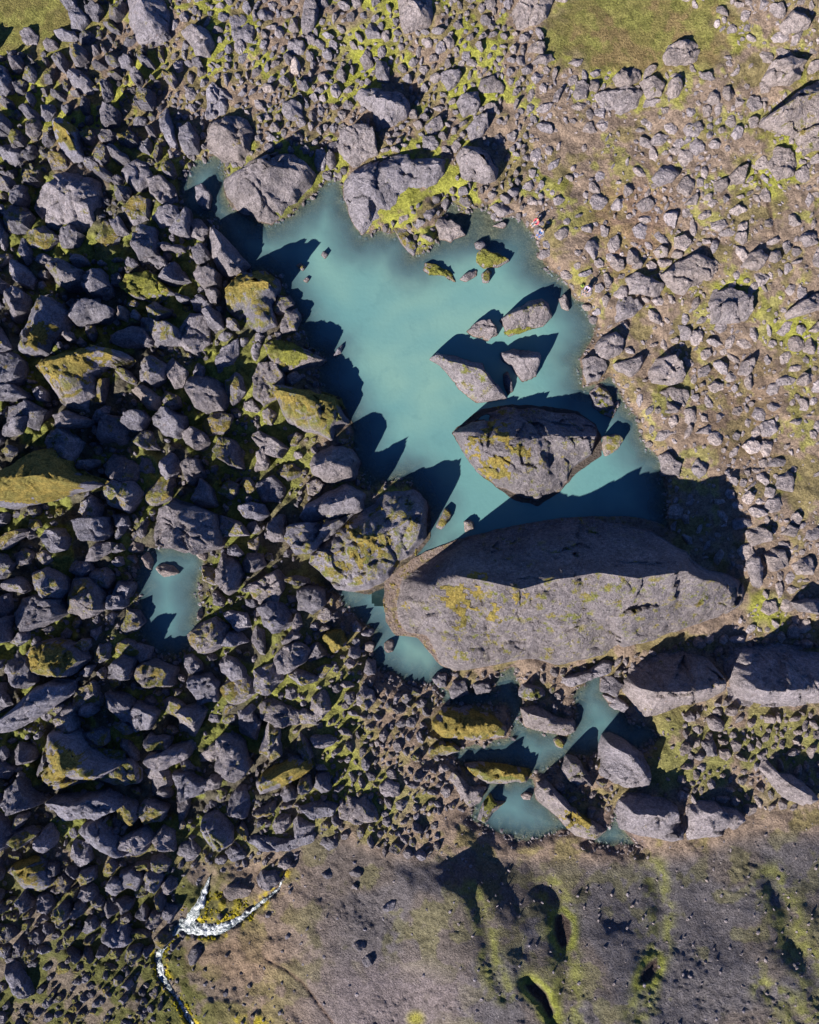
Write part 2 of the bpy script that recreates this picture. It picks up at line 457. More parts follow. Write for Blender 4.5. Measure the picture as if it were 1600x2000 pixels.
C = blend(C, LIME, sstep(1 - np.abs(mead - .35) / .3) * sstep((n_b - .42) / .15) * .5)
mid = sstep((v_ := (tv - 1330) / 120)) * sstep((1600 - tv) / 100) * sstep((tu - 1230) / 80)
C = blend(C, (.20, .195, .062), mid * sstep((n_b - .36) / .14) * .8)
g = rise
C = blend(C, GRAVEL, g); C = blend(C, (.108, .097, .100), g * sstep((tu - 800) / 140) * .9)
C = blend(C, (.125, .098, .078), g * sstep((n_a - .45) / .14) * .6)
C = blend(C, (.14, .132, .05), g * sstep((n_b + .5 * (n_a - .5) - .54) / .09) * .5)
C = blend(C, (.185, .150, .147), g * sstep((1 - np.hypot((tu - 760) / 230, (tv - 1950) / 110)) / .6) * .8)
C = blend(C, (.19, .13, .085), sstep(1.25 - np.hypot((tu - 460) / 110, (tv - 1870) / 70)) * .75)
for P, w, d in GULLIES:
    q, _ = seg_dist(tu, tv, P, False)
    off = np.exp(-((q - w * .8) / (w * .75)) ** 2)
    C = blend(C, (.165, .168, .045), off * sstep((n_d - .3) / .3) * .75)
q, t_ = seg_dist(tu, tv, STREAM, False)
ws = np.interp(t_, np.arange(len(STREAM_W)), STREAM_W)
C = blend(C, (.44, .34, .03), np.exp(-((q - ws - 4) / 5) ** 2) * sstep((n_d - .45) / .15) * sstep((n_b - .40) / .1) * sstep((tv - 1660) / 30))
C = blend(C, (.30, .25, .03), sstep(1.3 - np.hypot((tu - 440) / 50, (tv - 1765) / 22)) * sstep((n_d - .48) / .1) * .8)
C = blend(C, (.42, .34, .03), sstep(1.3 - np.hypot((tu - 490) / 40, (tv - 1995) / 14)) * sstep((n_d - .35) / .15))
C = blend(C, (.26, .235, .05), sstep(1.2 - np.hypot((tu - 812) / 22, (tv - 1990) / 20)))
for P in PEAT_SHADE:
    d_, _ = seg_dist(tu, tv, P, True); d_ = np.where(inside(tu, tv, P), d_, -d_)
    C = blend(C, (.20, .21, .04), np.exp(-((d_ + 9) / 7) ** 2) * .8)
    C = blend(C, (.06, .043, .037), sstep((d_ + 3) / 4))  # peat soil, and the gully's shade painted in the same dark brown
for P, w in TRACKS:
    qq, _ = seg_dist(tu, tv, P, False)
    C = blend(C, (.115, .075, .055), np.exp(-(qq / w) ** 2) * .8)
sh = sstep((sd + 26) / 22)
C = blend(C, MUD, sh * sstep((tv - 1550) / 50) * .95)
C = blend(C, (.235, .165, .115), sh * sstep((tu - 1020) / 60) * sstep((1000 - tv) / 60) * .7)
C = blend(C, (.085, .068, .055), np.exp(-((sd + 2.5) / 3.5) ** 2) * .75)
C = blend(C, BED, sstep((sd + 1) / 4))
C = blend(C, (.10, .085, .065), sstep((sd + 1) / 4) * sstep((n_d - .5) / .1) * .7)
grit = np.clip(g * 1.0 + .35 * sstep((tu - 1000) / 100) * sstep((1100 - tv) / 100), 0, 1) * (1 - mead)
ny, nx = tu.shape
idx = np.arange(nx * ny).reshape(ny, nx)
Qd = np.stack([idx[:-1, :-1], idx[1:, :-1], idx[1:, 1:], idx[:-1, 1:]], -1).reshape(-1, 4)
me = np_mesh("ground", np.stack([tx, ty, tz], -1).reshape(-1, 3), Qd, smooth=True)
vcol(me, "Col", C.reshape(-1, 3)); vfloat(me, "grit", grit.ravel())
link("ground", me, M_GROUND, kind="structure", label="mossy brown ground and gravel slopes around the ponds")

# ------------------------------------------------------------------ ponds
POND_LABEL = {"main": "large turquoise pond full of rocks in the middle",
              "small": "small square turquoise pond below the square-sided block",
              "narrow": "narrow pond wedged between split slab and giant slab",
              "channel": "branching turquoise channel between rocks below the giant slab",
              "lower": "pale turquoise pond beside the brown muddy beach",
              "corner": "tiny pond corner left of the long pale ledge"}
for nm, key, l, dmax, P in PONDS:
    lo = P.min(0) - 24; hi = P.max(0) + 24
    uu, vv = np.meshgrid(np.arange(lo[0], hi[0], 5.0), np.arange(lo[1], hi[1], 5.0))
    z = terrain(uu, vv)
    d, _ = seg_dist(uu, vv, P, True); d = np.where(inside(uu, vv, P), d, -d)
    ok = d > -16
    x, y = world_xy(uu, vv, l)
    ny, nx = uu.shape
    idx = np.arange(nx * ny).reshape(ny, nx)
    f = ok[:-1, :-1] & ok[1:, :-1] & ok[1:, 1:] & ok[:-1, 1:]
    Qd = np.stack([idx[:-1, :-1], idx[1:, :-1], idx[1:, 1:], idx[:-1, 1:]], -1)[f]
    used = np.unique(Qd); rm = np.full(nx * ny, -1); rm[used] = np.arange(len(used))
    V = np.stack([x, y, np.full(x.shape, l)], -1).reshape(-1, 3)[used]
    me = np_mesh(nm, V, rm[Qd], smooth=True)
    vfloat(me, "depth", np.clip(l - z, 0, 9).ravel()[used])
    link(nm, me, M_WATER, kind="structure", label=POND_LABEL[key])

# ------------------------------------------------------------------ stream
def ribbon(P, W, nm, label):
    s = np.concatenate([[0], np.cumsum(np.hypot(*np.diff(P, axis=0).T))])
    t = np.arange(0, s[-1], 3.0)
    # smoothed centre line
    c = np.stack([np.interp(t, s, P[:, 0]), np.interp(t, s, P[:, 1])], 1); w = np.interp(t, s, W)
    for _ in range(6):
        c[1:-1] = (c[:-2] + 2 * c[1:-1] + c[2:]) / 4; w[1:-1] = (w[:-2] + 2 * w[1:-1] + w[2:]) / 4
    tg = np.gradient(c, axis=0); tg /= np.linalg.norm(tg, axis=1)[:, None]
    nr = np.stack([-tg[:, 1], tg[:, 0]], 1)
    k = np.linspace(-1, 1, 15)
    wob = 1 + .9 * (fbm(t[:, None] / 9 + 0 * k, np.sign(k)[None] * 3 + 0 * t[:, None], 31, 3) - .5)
    U = c[:, None, 0] + nr[:, None, 0] * (k[None] * w[:, None]) * wob; Vv = c[:, None, 1] + nr[:, None, 1] * (k[None] * w[:, None]) * wob
    zc = look(GZS, c[:, 0], c[:, 1])
    for _ in range(20): zc[1:-1] = (zc[:-2] + 2 * zc[1:-1] + zc[2:]) / 4
    Z = zc[:, None] - .22 - .12 * np.abs(k)[None] ** 3 + .22 * (fbm(U / 5, Vv / 5, 33, 3) - .5)
    x, y = world_xy(U, Vv, Z)
    ny, nx = U.shape; idx = np.arange(nx * ny).reshape(ny, nx)
    Qd = np.stack([idx[:-1, :-1], idx[1:, :-1], idx[1:, 1:], idx[:-1, 1:]], -1).reshape(-1, 4)
    me = np_mesh(nm, np.stack([x, y, Z], -1).reshape(-1, 3), Qd, smooth=True)
    link(nm, me, M_FOAM, kind="structure", label=label)
ribbon(STREAM, STREAM_W, "stream", "white foaming stream running out past yellow moss")
ribbon(BRANCH, np.array([13, 11, 8, 5, 2.]), "stream", "short white cascade joining the stream from the boulders")

# ------------------------------------------------------------------ rocks
def polytope(rg, walls=9, tops=4, lo=.45, hi=.95, steep=(6, 30)):
    N = []; R = []
    a0 = rg.uniform(0, 6.28)
    for i in range(walls):
        az = a0 + (i + rg.uniform(-.35, .35)) * 6.283 / walls; ph = math.radians(rg.uniform(*steep))
        n = (math.cos(az) * math.cos(ph), math.sin(az) * math.cos(ph), math.sin(ph))
        N.append(n); R.append(math.cos(ph) * rg.uniform(.84, 1.0) + math.sin(ph) * rg.uniform(.02, .3))
    for i in range(tops):
        az = rg.uniform(0, 6.283); ph = math.radians(rg.uniform(52, 86))
        n = (math.cos(az) * math.cos(ph), math.sin(az) * math.cos(ph), math.sin(ph))
        N.append(n); R.append(math.sin(ph) * rg.uniform(lo, hi))
    return np.array(N), np.array(R)

def poly_z(P2, N, R):
    z = np.full(len(P2), 1.0)
    for n, r in zip(N, R):
        z = np.minimum(z, (r - P2 @ n[:2]) / n[2])
    return z

def resample(P, n, closed=True):
    Q = np.vstack([P, P[:1]]) if closed else P
    s = np.concatenate([[0], np.cumsum(np.hypot(*np.diff(Q, axis=0).T))])
    t = np.arange(n) * s[-1] / n
    return np.stack([np.interp(t, s, Q[:, 0]), np.interp(t, s, Q[:, 1])], 1)

def area_px(P):
    x, y = P.T
    return .5 * abs(np.sum(x * np.roll(y, -1) - y * np.roll(x, -1)))

def rock_geometry(Pw, h, seed, ridge=None, style='f', res=.16, rough=1.0, rh=None, ex=None):
    """Pw: outline in metres (any origin). returns verts (centred on c), quads, tris, c, top mask info"""
    rg = np.random.default_rng(seed)
    per = np.sum(np.hypot(*(np.roll(Pw, -1, 0) - Pw).T))
    nth = int(np.clip(per / res, 18, 460))
    O = resample(Pw, nth)
    x, y = Pw.T; k = x * np.roll(y, -1) - y * np.roll(x, -1)
    A = k.sum() / 2
    c = np.array([((x + np.roll(x, -1)) * k).sum(), ((y + np.roll(y, -1)) * k).sum()]) / (6 * A)
    size = math.sqrt(abs(A))
    O = O - c
    # slightly worn, ragged outline
    for _ in range(max(1, int(nth / 160))): O = (np.roll(O, 1, 0) + 3 * O + np.roll(O, -1, 0)) / 5
    L = np.linalg.norm(O, axis=1, keepdims=True)
    wob = (fbm(O[:, 0] * 1.1 + seed, O[:, 1] * 1.1, seed % 97, 4) - .5)[:, None]
    O = O * (1 + wob * .16 * min(1, 1.2 / max(size, .3)) + (wob * .5 / np.maximum(L, .5)) * .35 * rough)
    if ridge is not None: S = ridge - c
    else:
        ev, ew = np.linalg.eigh(np.cov(O.T)); d = ew[:, 1]; e_ = max(0., math.sqrt(2 * ev[1]) - math.sqrt(2 * max(ev[0], 1e-6)))
        S = np.array([-d * e_, d * e_])
    def nearest(X):
        bd = np.full(len(X), 1e9); foot = np.zeros((len(X), 2))
        for i in range(len(S) - 1):
            a_, b_ = S[i], S[i + 1]; dd = b_ - a_
            tt = np.clip(((X - a_) @ dd) / max(dd @ dd, 1e-9), 0, 1)[:, None]; fp = a_ + tt * dd; q_ = np.linalg.norm(X - fp, axis=1)
            m_ = q_ < bd; bd = np.where(m_, q_, bd); foot[m_] = fp[m_]
        return bd, foot
    bd, foot = nearest(O)
    kw = max(3, nth // 14) | 1
    fp = np.concatenate([foot[-kw:], foot, foot[:kw]])
    ker = np.hanning(kw + 2)[1:-1]; ker /= ker.sum()
    foot = np.stack([np.convolve(fp[:, i], ker, 'same')[kw:-kw] for i in (0, 1)], 1)
    foot = nearest(foot)[1]
    nr = int(np.clip(bd.max() / res * .95, 4, 60))
    s = 1 - (1 - np.arange(0, nr + 1) / nr) ** 1.2
    P = (foot[None] + s[:, None, None] * (O - foot)[None]).reshape(-1, 2)
    ang = np.arctan2(O[:, 1], O[:, 0]); oi = np.argsort(ang)
    pa = np.arctan2(P[:, 1], P[:, 0])
    ro = np.interp(pa, ang[oi], np.linalg.norm(O, axis=1)[oi], period=2 * np.pi)
    Pn = P / np.maximum(ro, 1e-3)[:, None]
    if style == 'b':   N, R = polytope(rg, 7, 2, .80, 1.0, (3, 13))
    elif style == 'd': N, R = polytope(rg, 8, 6, .62, 1.0, (14, 38))
    else:              N, R = polytope(rg, 7, 3, .70, 1.0, (5, 24))
    if ridge is not None:
        N, R = polytope(rg, 10, 1, .97, 1.0, (4, 16))
        z = np.clip(poly_z(Pn, N, R), 0, 1)
        Rw = S
        do, _ = seg_dist(P[:, 0], P[:, 1], O[::max(1, nth // 90)], True)
        dr, tr = seg_dist(P[:, 0], P[:, 1], Rw, False)
        qv = do / (do + dr + 1e-6)
        # broken, planar flanks instead of a smooth tent
        step = (fbm(P[:, 0] * .30 + seed, P[:, 1] * .30, seed % 89, 3) - .5) * .16
        z = np.minimum(z, np.clip(qv + step * (qv * (1 - qv) * 3), 0, 1) ** np.where((P - nearest(P)[1])[:, 1] > 0, ex * 1.4, ex * .8)) if ex else np.minimum(z, np.clip(qv + step * (qv * (1 - qv) * 3), 0, 1) ** .58)
        if rh is not None: z = z * np.interp(tr, np.arange(len(rh)), rh)
        for _ in range(0 if ex else 4):          # large broken planes
            az = rg.uniform(0, 6.283); sl = rg.uniform(.35, .9) / max(size, 1)
            k0 = rg.uniform(.30, .55) * size
            z = np.minimum(z, np.maximum(rg.uniform(.86, .97) - sl * (P @ np.array([math.cos(az), math.sin(az)]) - k0), .45))
    else:
        z = np.clip(poly_z(Pn, N, R), 0, 1)
    z = np.maximum(z, .02)
    amp = min(size * .055, .30) * rough
    e = sstep(z / .25)
    fb = fbm(P[:, 0] * 1.0 / max(.5, min(size * .35, 1.6)) + seed * 1.7, P[:, 1] / max(.5, min(size * .35, 1.6)), seed % 83, 4) - .5
    Z = h * z + amp * 2.2 * fb * e
    if size > 2.2:
        wv = (fbm(P[:, 0] * .8 + seed, P[:, 1] * .8, seed % 67, 3) - .5)
        for _ in range(int(min(5, 1 + size / 1.6))):
            az = rg.uniform(0, 3.14); n_ = np.array([math.cos(az), math.sin(az)])
            dl = np.abs(P @ n_ - rg.uniform(-.4, .4) * size + wv * .9)
            along = P @ np.array([-n_[1], n_[0]]) / size
            c0_ = rg.uniform(-.4, .4); mk_ = sstep((rg.uniform(.2, .5) - np.abs(along - c0_)) / .1)
            Z = Z - rg.uniform(.12, .30) * np.exp(-(dl / .12) ** 2) * mk_ * e
    if size > 1.3:                      # fracture facets: plates of slightly different tilt and level
        k_ = int(np.clip(size * 2.4, 4, 34)); ext = np.abs(O).max(0)
        sd_ = rg.uniform(-1, 1, (k_, 2)) * ext; tl = rg.uniform(-.20, .20, (k_, 2)); of = rg.uniform(-.13, .13, k_) * min(2.6, size / 3); tl *= min(1.5, 1 + size / 20)
        Pq = P + np.stack([fbm(P[:, 0] * .9 + seed, P[:, 1] * .9, 201, 3) - .5, fbm(P[:, 0] * .9, P[:, 1] * .9 + seed, 202, 3) - .5], 1) * .9
        best = np.full(len(P), 1e9); dz = np.zeros(len(P))
        for j in range(k_):
            q2 = (Pq[:, 0] - sd_[j, 0]) ** 2 + (Pq[:, 1] - sd_[j, 1]) ** 2
            m_ = q2 < best; best = np.where(m_, q2, best)
            dz = np.where(m_, np.clip((P - sd_[j]) @ tl[j], -.5, .5) + of[j], dz)
        Z = Z + dz * e
    if size > 2.2:
        sp = fbm(P[:, 0] * .7 + 3 * seed, P[:, 1] * .7, seed % 61, 2)
        Z = Z - .22 * min(1, size / 6) * sstep((sp - .56) / .03) * e     # spalled plates
    V = np.column_stack([P, Z])
    sk = np.column_stack([O * .97, np.full(nth, -1.1 - .15 * h)])
    V = np.vstack([V, sk])
    i0 = np.arange(nth); i1 = (i0 + 1) % nth
    T = np.zeros((0, 3), int)
    Qs = []
    for r in range(nr + 1):
        a = r * nth; b = (r + 1) * nth
        Qs.append(np.stack([a + i0, b + i0, b + i1, a + i1], 1))
    Qs = np.vstack(Qs)
    if A < 0: T = T[:, ::-1]; Qs = Qs[:, ::-1]
    return V, Qs, T, c, size, nth

ROCKS = []      # dicts: P(px) h m mc t w ridge style label
def R(P, h, label=None, m=.25, mc=None, t=None, w=0, ridge=None, st='f', warm=None, nm='boulder', g=None, cap=None, rh=None, ex=None):
    ROCKS.append(dict(P=pts(P) if isinstance(P, str) else P, h=h, label=label, m=m, mc=mc, t=t, w=w,
                      ridge=pts(ridge) if ridge else None, st=st, warm=warm, nm=nm, g=g, traced=True, cap=cap, rh=rh, ex=ex))
# --- the giant slab, the islands and the rocks that rim the ponds
R("752,1132 790,1102 830,1078 900,1052 980,1032 1060,1016 1160,1008 1240,1010 1290,1022 1330,1055 1360,1085 1400,1108 1440,1114 1470,1128 1483,1160 1470,1185 1430,1213 1370,1235 1300,1263 1200,1278 1100,1300 1000,1302 900,1312 860,1300 840,1275 815,1245 772,1240 755,1215 748,1170", 8.2, "giant grey slab with a shaded flank, lying across below the large pond", m=.46, w=1, ridge="762,1150 800,1132 870,1122 950,1136 1020,1152 1090,1130 1170,1118 1240,1128 1330,1114 1400,1126 1456,1142", rh=(.66,.74,.80,.82,.86,.90,.96,1.,.98,.80,.55), nm='rock_slab', cap=('gold', .57, (900,1170,170,75)), t=.82, ex=0.9)
R("882,846 905,825 940,798 1000,790 1080,795 1130,805 1165,830 1177,852 1175,890 1130,920 1090,965 1050,988 1010,980 960,945 930,920 905,885", 3.8, "diamond-shaped rock island, largest rock standing clear in the large pond", m=.42, w=1, ridge="896,846 940,856 1000,872 1060,852 1120,852 1165,852", nm='island_rock', cap=('gold', .62, (980,890,110,110)), t=0.8, ex=0.8)
R("1175,852 1200,847 1217,860 1210,876 1182,892 1174,880", 1.3, "small mossy block touching the right tip of the diamond-shaped island", m=.7, w=1, st='b')
R("437,352 460,330 500,305 545,292 580,298 610,318 628,345 622,368 592,394 556,420 530,440 500,432 465,415 443,390", 4.0, "bare pleated grey boulder shaped like a prow at the pond's upper arm", m=.1, w=1, ridge="492,322 540,305 585,312 612,340", t=.95, ex=0.75)
R("668,360 690,335 720,318 780,304 850,302 882,315 886,345 870,366 830,386 800,402 770,426 730,446 706,460 695,446 680,416 671,386", 2.6, "broad whaleback boulder sloping into the pond's top shore", m=.22, w=1, ridge="705,352 780,322 855,322", t=1.1)
R("892,300 905,282 935,279 960,294 976,325 970,348 940,360 905,351 893,326", 2.0, "angular pale boulder just right of the whaleback boulder", m=.1, ridge="905,296 945,305 960,335", t=1.1)
R("384,366 400,359 415,385 412,412 396,411 383,390", 1.5, "lone dark stone standing in the narrow upper arm of the pond", w=1, nm='stone')
R("410,440 425,446 455,480 490,520 485,545 455,548 425,536 412,510", 3.6, "tall pale fin of rock on the pond's upper west bank", m=.1, w=1, ridge="416,448 440,495 475,530")
R("432,570 455,546 480,531 520,528 550,545 553,570 541,600 545,640 515,658 495,650 475,630 455,620 435,592", 3.6, "bulky moss-topped boulder below the tall pale fin of rock", m=.7, ridge="450,566 500,548 540,562", cap=('gold', .42, (490,555,60,35)), w=1, ex=0.45)
R("545,640 560,610 580,604 592,625 582,650 552,656", 2.0, "dark ribbed knob on the west bank above the moss-backed ledge", m=.5, w=1)
R("505,672 540,660 580,670 612,690 641,705 622,718 590,725 556,734 535,728 528,700", 2.8, "moss-backed ledge pointing right into the large pond", m=.75, w=1, ridge="530,690 575,685 625,704", cap=('lime', .42, (560,690,50,25)), ex=0.45)
R("649,699 660,681 671,672 668,690", .8, "tiny lit shard at the tip of the moss-backed ledge", w=1, nm='stone')
R("530,752 546,748 580,755 640,768 666,776 676,800 690,832 667,846 655,870 620,856 570,836 550,815 540,785", 3.6, "steep gold-capped slab on the west shore of the large pond", m=.8, w=1, ridge="542,764 600,775 662,790", nm='rock_slab', cap=('gold', .36, (605,775,80,24)), ex=0.42)
R("602,908 614,886 650,868 692,874 706,904 694,938 650,948 612,932", 4.2, "dark shaded block between the gold-capped slab and the split slab", m=.2, w=1, ridge="618,910 650,900 700,892", ex=.40)
R("574,1014 590,985 630,964 680,938 722,966 712,1000 665,1020 606,1030", 4.6, "upper shaded piece of the split slab at the pond's lower corner", m=.3, w=1, ridge="592,1006 650,984 716,964", ex=.40, nm='rock_slab')
R("560,1024 600,1018 655,1012 704,994 665,1040 612,1078 574,1086 556,1055", 3.6, "narrow lichen-spotted left piece of the split slab", m=.5, st='b', nm='rock_slab')
R("694,1002 722,978 760,950 812,950 842,990 842,1050 812,1086 780,1114 752,1146 722,1162 670,1152 628,1138 584,1104 596,1074 642,1040", 4.6, "main mottled piece of the split slab, crossed by cracks", m=.62, w=1, ridge="640,1085 700,1060 760,1040 815,1000", nm='rock_slab', cap=('gold', .58, (715,1070,110,70)), ex=0.42)
R("851,1030 864,1000 871,990 883,1000 880,1016 862,1034", 1.1, "small mossy pillar in the water right of the split slab", m=.8, w=1, nm='stone')
R("905,1018 914,1012 926,1020 927,1032 908,1040", .9, "tiny rusty stone at the giant slab's shadow edge", m=.4, w=1, nm='stone', warm=1.)
R("847,440 855,428 880,430 896,445 911,460 886,468 882,478 860,470", 1.2, "pale mossy-edged rock in the pond's top bay", m=.35, w=1, t=1.15)
R("822,526 826,510 850,515 868,527 882,532 892,552 878,549 868,539 835,538", .9, "long low rock with lime moss, off the whaleback boulder", m=.8, w=1, cap=('lime', .40, (862,528,26,12)))
R("928,512 930,496 950,488 975,495 996,510 975,522 945,526", 1.1, "lime-mossed rock at the heart of the islet cluster", m=1., w=1, cap=('lime', .30, (950,508,30,14)))
R("925,474 940,469 950,480 946,490 930,488", .9, "round stone just above the lime-mossed islet rock", w=1, nm='stone')
R("898,546 912,531 932,528 935,539 908,552", .7, "low grey twin stones below the lime-mossed islet rock", w=1, nm='stone', t=.9)
R("938,535 955,525 962,532 956,552 942,553", .8, "small upright block with moss, right of the grey twin stones", w=1, m=.7, nm='stone')
R("908,648 930,630 958,620 970,635 977,655 950,667 920,658", 1.1, "pointed grey rock split from the loaf-shaped rock by a crack", w=1, t=.95)
R("974,626 1000,605 1030,590 1060,580 1076,595 1079,620 1060,638 1020,650 990,661", 2.1, "loaf-shaped rock with a lime moss hem in the pond", w=1, m=.45, ridge="985,618 1060,596", t=1.0, cap=('lime', .40, (1005,646,40,8)))
R("836,702 850,690 880,692 910,700 945,708 958,735 985,770 990,778 960,785 930,788 905,770 880,740 860,715", 2.4, "triangular mottled rock pointing left in the pond, above the diamond-shaped island", w=1, m=.5, ridge="852,700 905,712 945,725 970,768")
R("976,690 1000,680 1055,688 1059,706 1050,735 1040,745 1020,745 995,716 980,706", 2.3, "broad wedge rock just right of the triangular mottled rock", w=1, m=.1, ridge="985,692 1025,700 1050,700", t=1.05)
R("982,730 992,724 1000,745 1003,765 992,776 984,755", .8, "dark crumbly stones wedged between the triangular and wedge rocks", w=1, m=.0, nm='stone', t=.7)
R("1091,585 1100,572 1112,590 1111,608 1096,602", 1.0, "upright pale stone near the pond's right bank, above the loaf-shaped rock's level", w=1, nm='stone')
R("1047,500 1058,486 1075,487 1078,503 1055,509", .8, "pale stone half in the water at the top right shore", w=1, nm='stone', t=1.1)
R("1068,512 1085,497 1108,502 1112,522 1090,531", .6, "low pitted shore stone below the pale half-sunk stone", w=1, nm='stone')
R("1135,701 1146,695 1175,697 1187,718 1170,745 1145,752 1137,735", 1.4, "square-cut rock at the pond's right bank", w=1, m=.1, st='b')
R("1162,673 1180,655 1205,645 1222,665 1215,692 1186,702 1168,695", 1.8, "rounded pale boulder above the square-cut bank rock", m=.1, st='d', t=1.2)
R("1151,766 1168,750 1185,760 1200,785 1208,800 1196,817 1175,810 1155,796", 1.4, "leaning rock with a lime stripe in the pond's right corner", w=1, m=.5, cap=('lime', .45, (1185,795,14,18)))
R("808,446 820,406 835,394 850,410 848,430 822,460", 1.4, "upright rock at the whaleback boulder's right foot", w=1, t=1.1)
R("770,424 790,405 803,412 800,438 778,442", 1.0, "brown lumpy stone against the whaleback boulder", w=1, nm='stone', warm=1.)
R("768,446 790,440 810,470 818,490 808,502 785,478", .9, "mossy spit of rock below the whaleback boulder", w=1, m=.6)
R("955,406 975,395 1012,404 1011,416 975,426", .9, "flat pale rock on the top shore right of the islet cluster", w=1, t=1.1)
R("960,442 980,434 991,438 984,448", .5, "thin pale stone awash near the top shore", w=1, nm='stone', t=1.15)
R("626,498 634,490 643,497 635,508", .6, "lone small rock awash in the open pond, left of the whaleback", w=1, nm='stone')
R("578,520 586,513 600,521 592,531", .6, "mossy pebble-like rock at the west shadow edge", w=1, m=.6, nm='stone')
R("592,548 600,541 606,546 600,553", .4, "tiniest rock just below the mossy pebble-like rock", w=1, nm='stone')
R("1166,1514 1172,1470 1180,1440 1196,1435 1225,1450 1260,1475 1281,1520 1276,1541 1240,1549 1200,1536", 3.0, "egg-shaped bare boulder right of the branching channel", m=.1, ridge="1185,1450 1230,1475 1262,1520", t=1.0)
R("838,1405 860,1380 910,1374 970,1394 990,1415 998,1432 975,1443 920,1446 865,1446 845,1426", 3.2, "gold-mossed slab between the upper and lower channel", m=.8, w=1, ridge="850,1408 910,1415 985,1422", nm='rock_slab', cap=('gold', .34, (915,1412,75,26)))
R("835,1455 860,1444 885,1447 902,1462 872,1471 838,1470", 1.6, "short mossy shelf tucked under the gold-mossed slab", m=.8, w=1, st='b', cap=('gold', .4, (865,1454,30,8)))
R("905,1490 940,1485 990,1492 1035,1500 1042,1524 990,1531 950,1529 920,1513", 2.2, "low mossy ridge along the pale lower pond's top", m=.9, w=1, ridge="915,1494 980,1505 1034,1512", cap=('gold', .35, (970,1505,60,14)))
R("867,1512 885,1500 905,1515 925,1530 951,1536 940,1560 921,1573 900,1566 880,1536", 2.2, "curved grey boulder at the pale lower pond's left", m=.35, w=1)
R("933,1599 945,1565 957,1547 966,1564 990,1564 960,1590 942,1602", 1.5, "mossy triangular rock standing in the pale lower pond", m=.6, w=1, cap=('lime', .45, (955,1570,14,18)))
R("1008,1345 1020,1333 1065,1340 1071,1358 1030,1368 1012,1358", 1.5, "mossy block under the giant slab's lower edge", m=.6, w=1, st='b')
R("1014,1380 1045,1374 1085,1394 1122,1405 1127,1425 1106,1438 1060,1430 1022,1420", 2.0, "broad rock between the channel's two arms", m=.35, w=1, ridge="1030,1392 1075,1405 1115,1415")
R("1080,1340 1090,1324 1150,1309 1180,1286 1200,1290 1190,1311 1150,1326 1110,1346", 1.5, "plank-like slab bridging the gap below the giant slab", m=.1, st='b', nm='rock_slab')
R("1095,1500 1105,1472 1126,1475 1156,1515 1161,1535 1125,1531 1100,1516", 1.9, "narrow boulder with a lime foot in the channel's lower end", m=.5, w=1)
R("1042,1520 1060,1511 1090,1540 1130,1580 1160,1600 1187,1620 1160,1640 1120,1631 1080,1591 1046,1560", 2.8, "long diagonal boulder walling the pale lower pond's right", m=.45, w=1, ridge="1055,1528 1110,1580 1165,1615", cap=('gold', .5, (1130,1600,35,25)))
R("1168,1320 1195,1314 1216,1335 1200,1360 1173,1350", 1.4, "pale square stone right of the plank-like slab", m=.3, w=1, st='b')
R("1176,1356 1205,1358 1228,1378 1218,1392 1190,1380", 1.0, "low wet rock beneath the pale square stone", m=.2, w=1)
R("841,1325 855,1312 873,1314 876,1340 855,1343", 1.1, "left block of three under the giant slab's lower corner", w=1, st='b')
R("875,1345 885,1325 910,1325 918,1356 880,1363", 1.2, "middle block of three under the giant slab's lower corner", w=1, st='b')
R("920,1330 955,1329 966,1345 955,1353 925,1359", 1.1, "right block of three under the giant slab's lower corner", w=1, st='b')
R("1015,1552 1025,1545 1041,1550 1036,1562 1020,1562", .7, "small tan stone in the pale lower pond's top corner", w=1, nm='stone', warm=1.)
R("1080,1444 1090,1438 1104,1450 1098,1462 1086,1458", .6, "lime-spotted stone where the channel narrows", w=1, m=.8, nm='stone')
R("278,1086 290,1074 300,1095 296,1113 284,1102", .9, "pinkish pointed stone in the small square pond", w=1, nm='stone', t=1.3, warm=1.)
R("304,1111 315,1099 340,1105 353,1120 322,1129", .8, "flat pinkish stone awash in the small square pond", w=1, nm='stone', t=1.2, warm=1.)
R("240,1062 262,1052 285,1060 280,1080 250,1078", .9, "tan flat stone at the small square pond's upper left", w=1, nm='stone', warm=1., t=1.1)
# --- right of the giant slab
R("1218,1332 1240,1300 1290,1275 1340,1265 1390,1284 1428,1328 1426,1350 1390,1376 1340,1386 1290,1406 1262,1409 1240,1376 1222,1356", 4.8, "shaded ledge boulder with a lit lower rim, below the giant slab's right half", m=.3, ridge="1228,1342 1290,1352 1345,1350 1420,1336", nm='rock_slab', t=1.05, ex=0.85)
R("1420,1300 1440,1265 1520,1259 1600,1270 1660,1280 1660,1374 1560,1386 1480,1389 1436,1376 1431,1342", 5.0, "neighbouring shaded ledge boulder running off the right edge", m=.25, ridge="1436,1338 1500,1348 1580,1344 1655,1344", nm='rock_slab', t=1.1, ex=0.85)
R("1208,1590 1212,1568 1230,1555 1300,1560 1334,1574 1340,1640 1310,1648 1260,1641 1215,1626", 3.2, "long pale ledge above the muddy beach's right end", m=.15, ridge="1214,1588 1270,1590 1332,1594", nm='rock_slab', t=1.1, ex=0.8)
R("1345,1582 1370,1565 1410,1572 1450,1580 1468,1600 1440,1626 1395,1641 1347,1649 1342,1612", 2.8, "cracked pale ledge joined to the long pale ledge's right", m=.15, ridge="1352,1590 1400,1588 1452,1594", nm='rock_slab', t=1.15, ex=0.8)
R("1485,1500 1500,1480 1520,1508 1555,1514 1590,1545 1602,1562 1575,1579 1530,1562 1505,1536", 2.2, "angular boulder at the lower right edge above the gravel slope", m=.1, ridge="1500,1500 1540,1530 1585,1556", t=1.1)
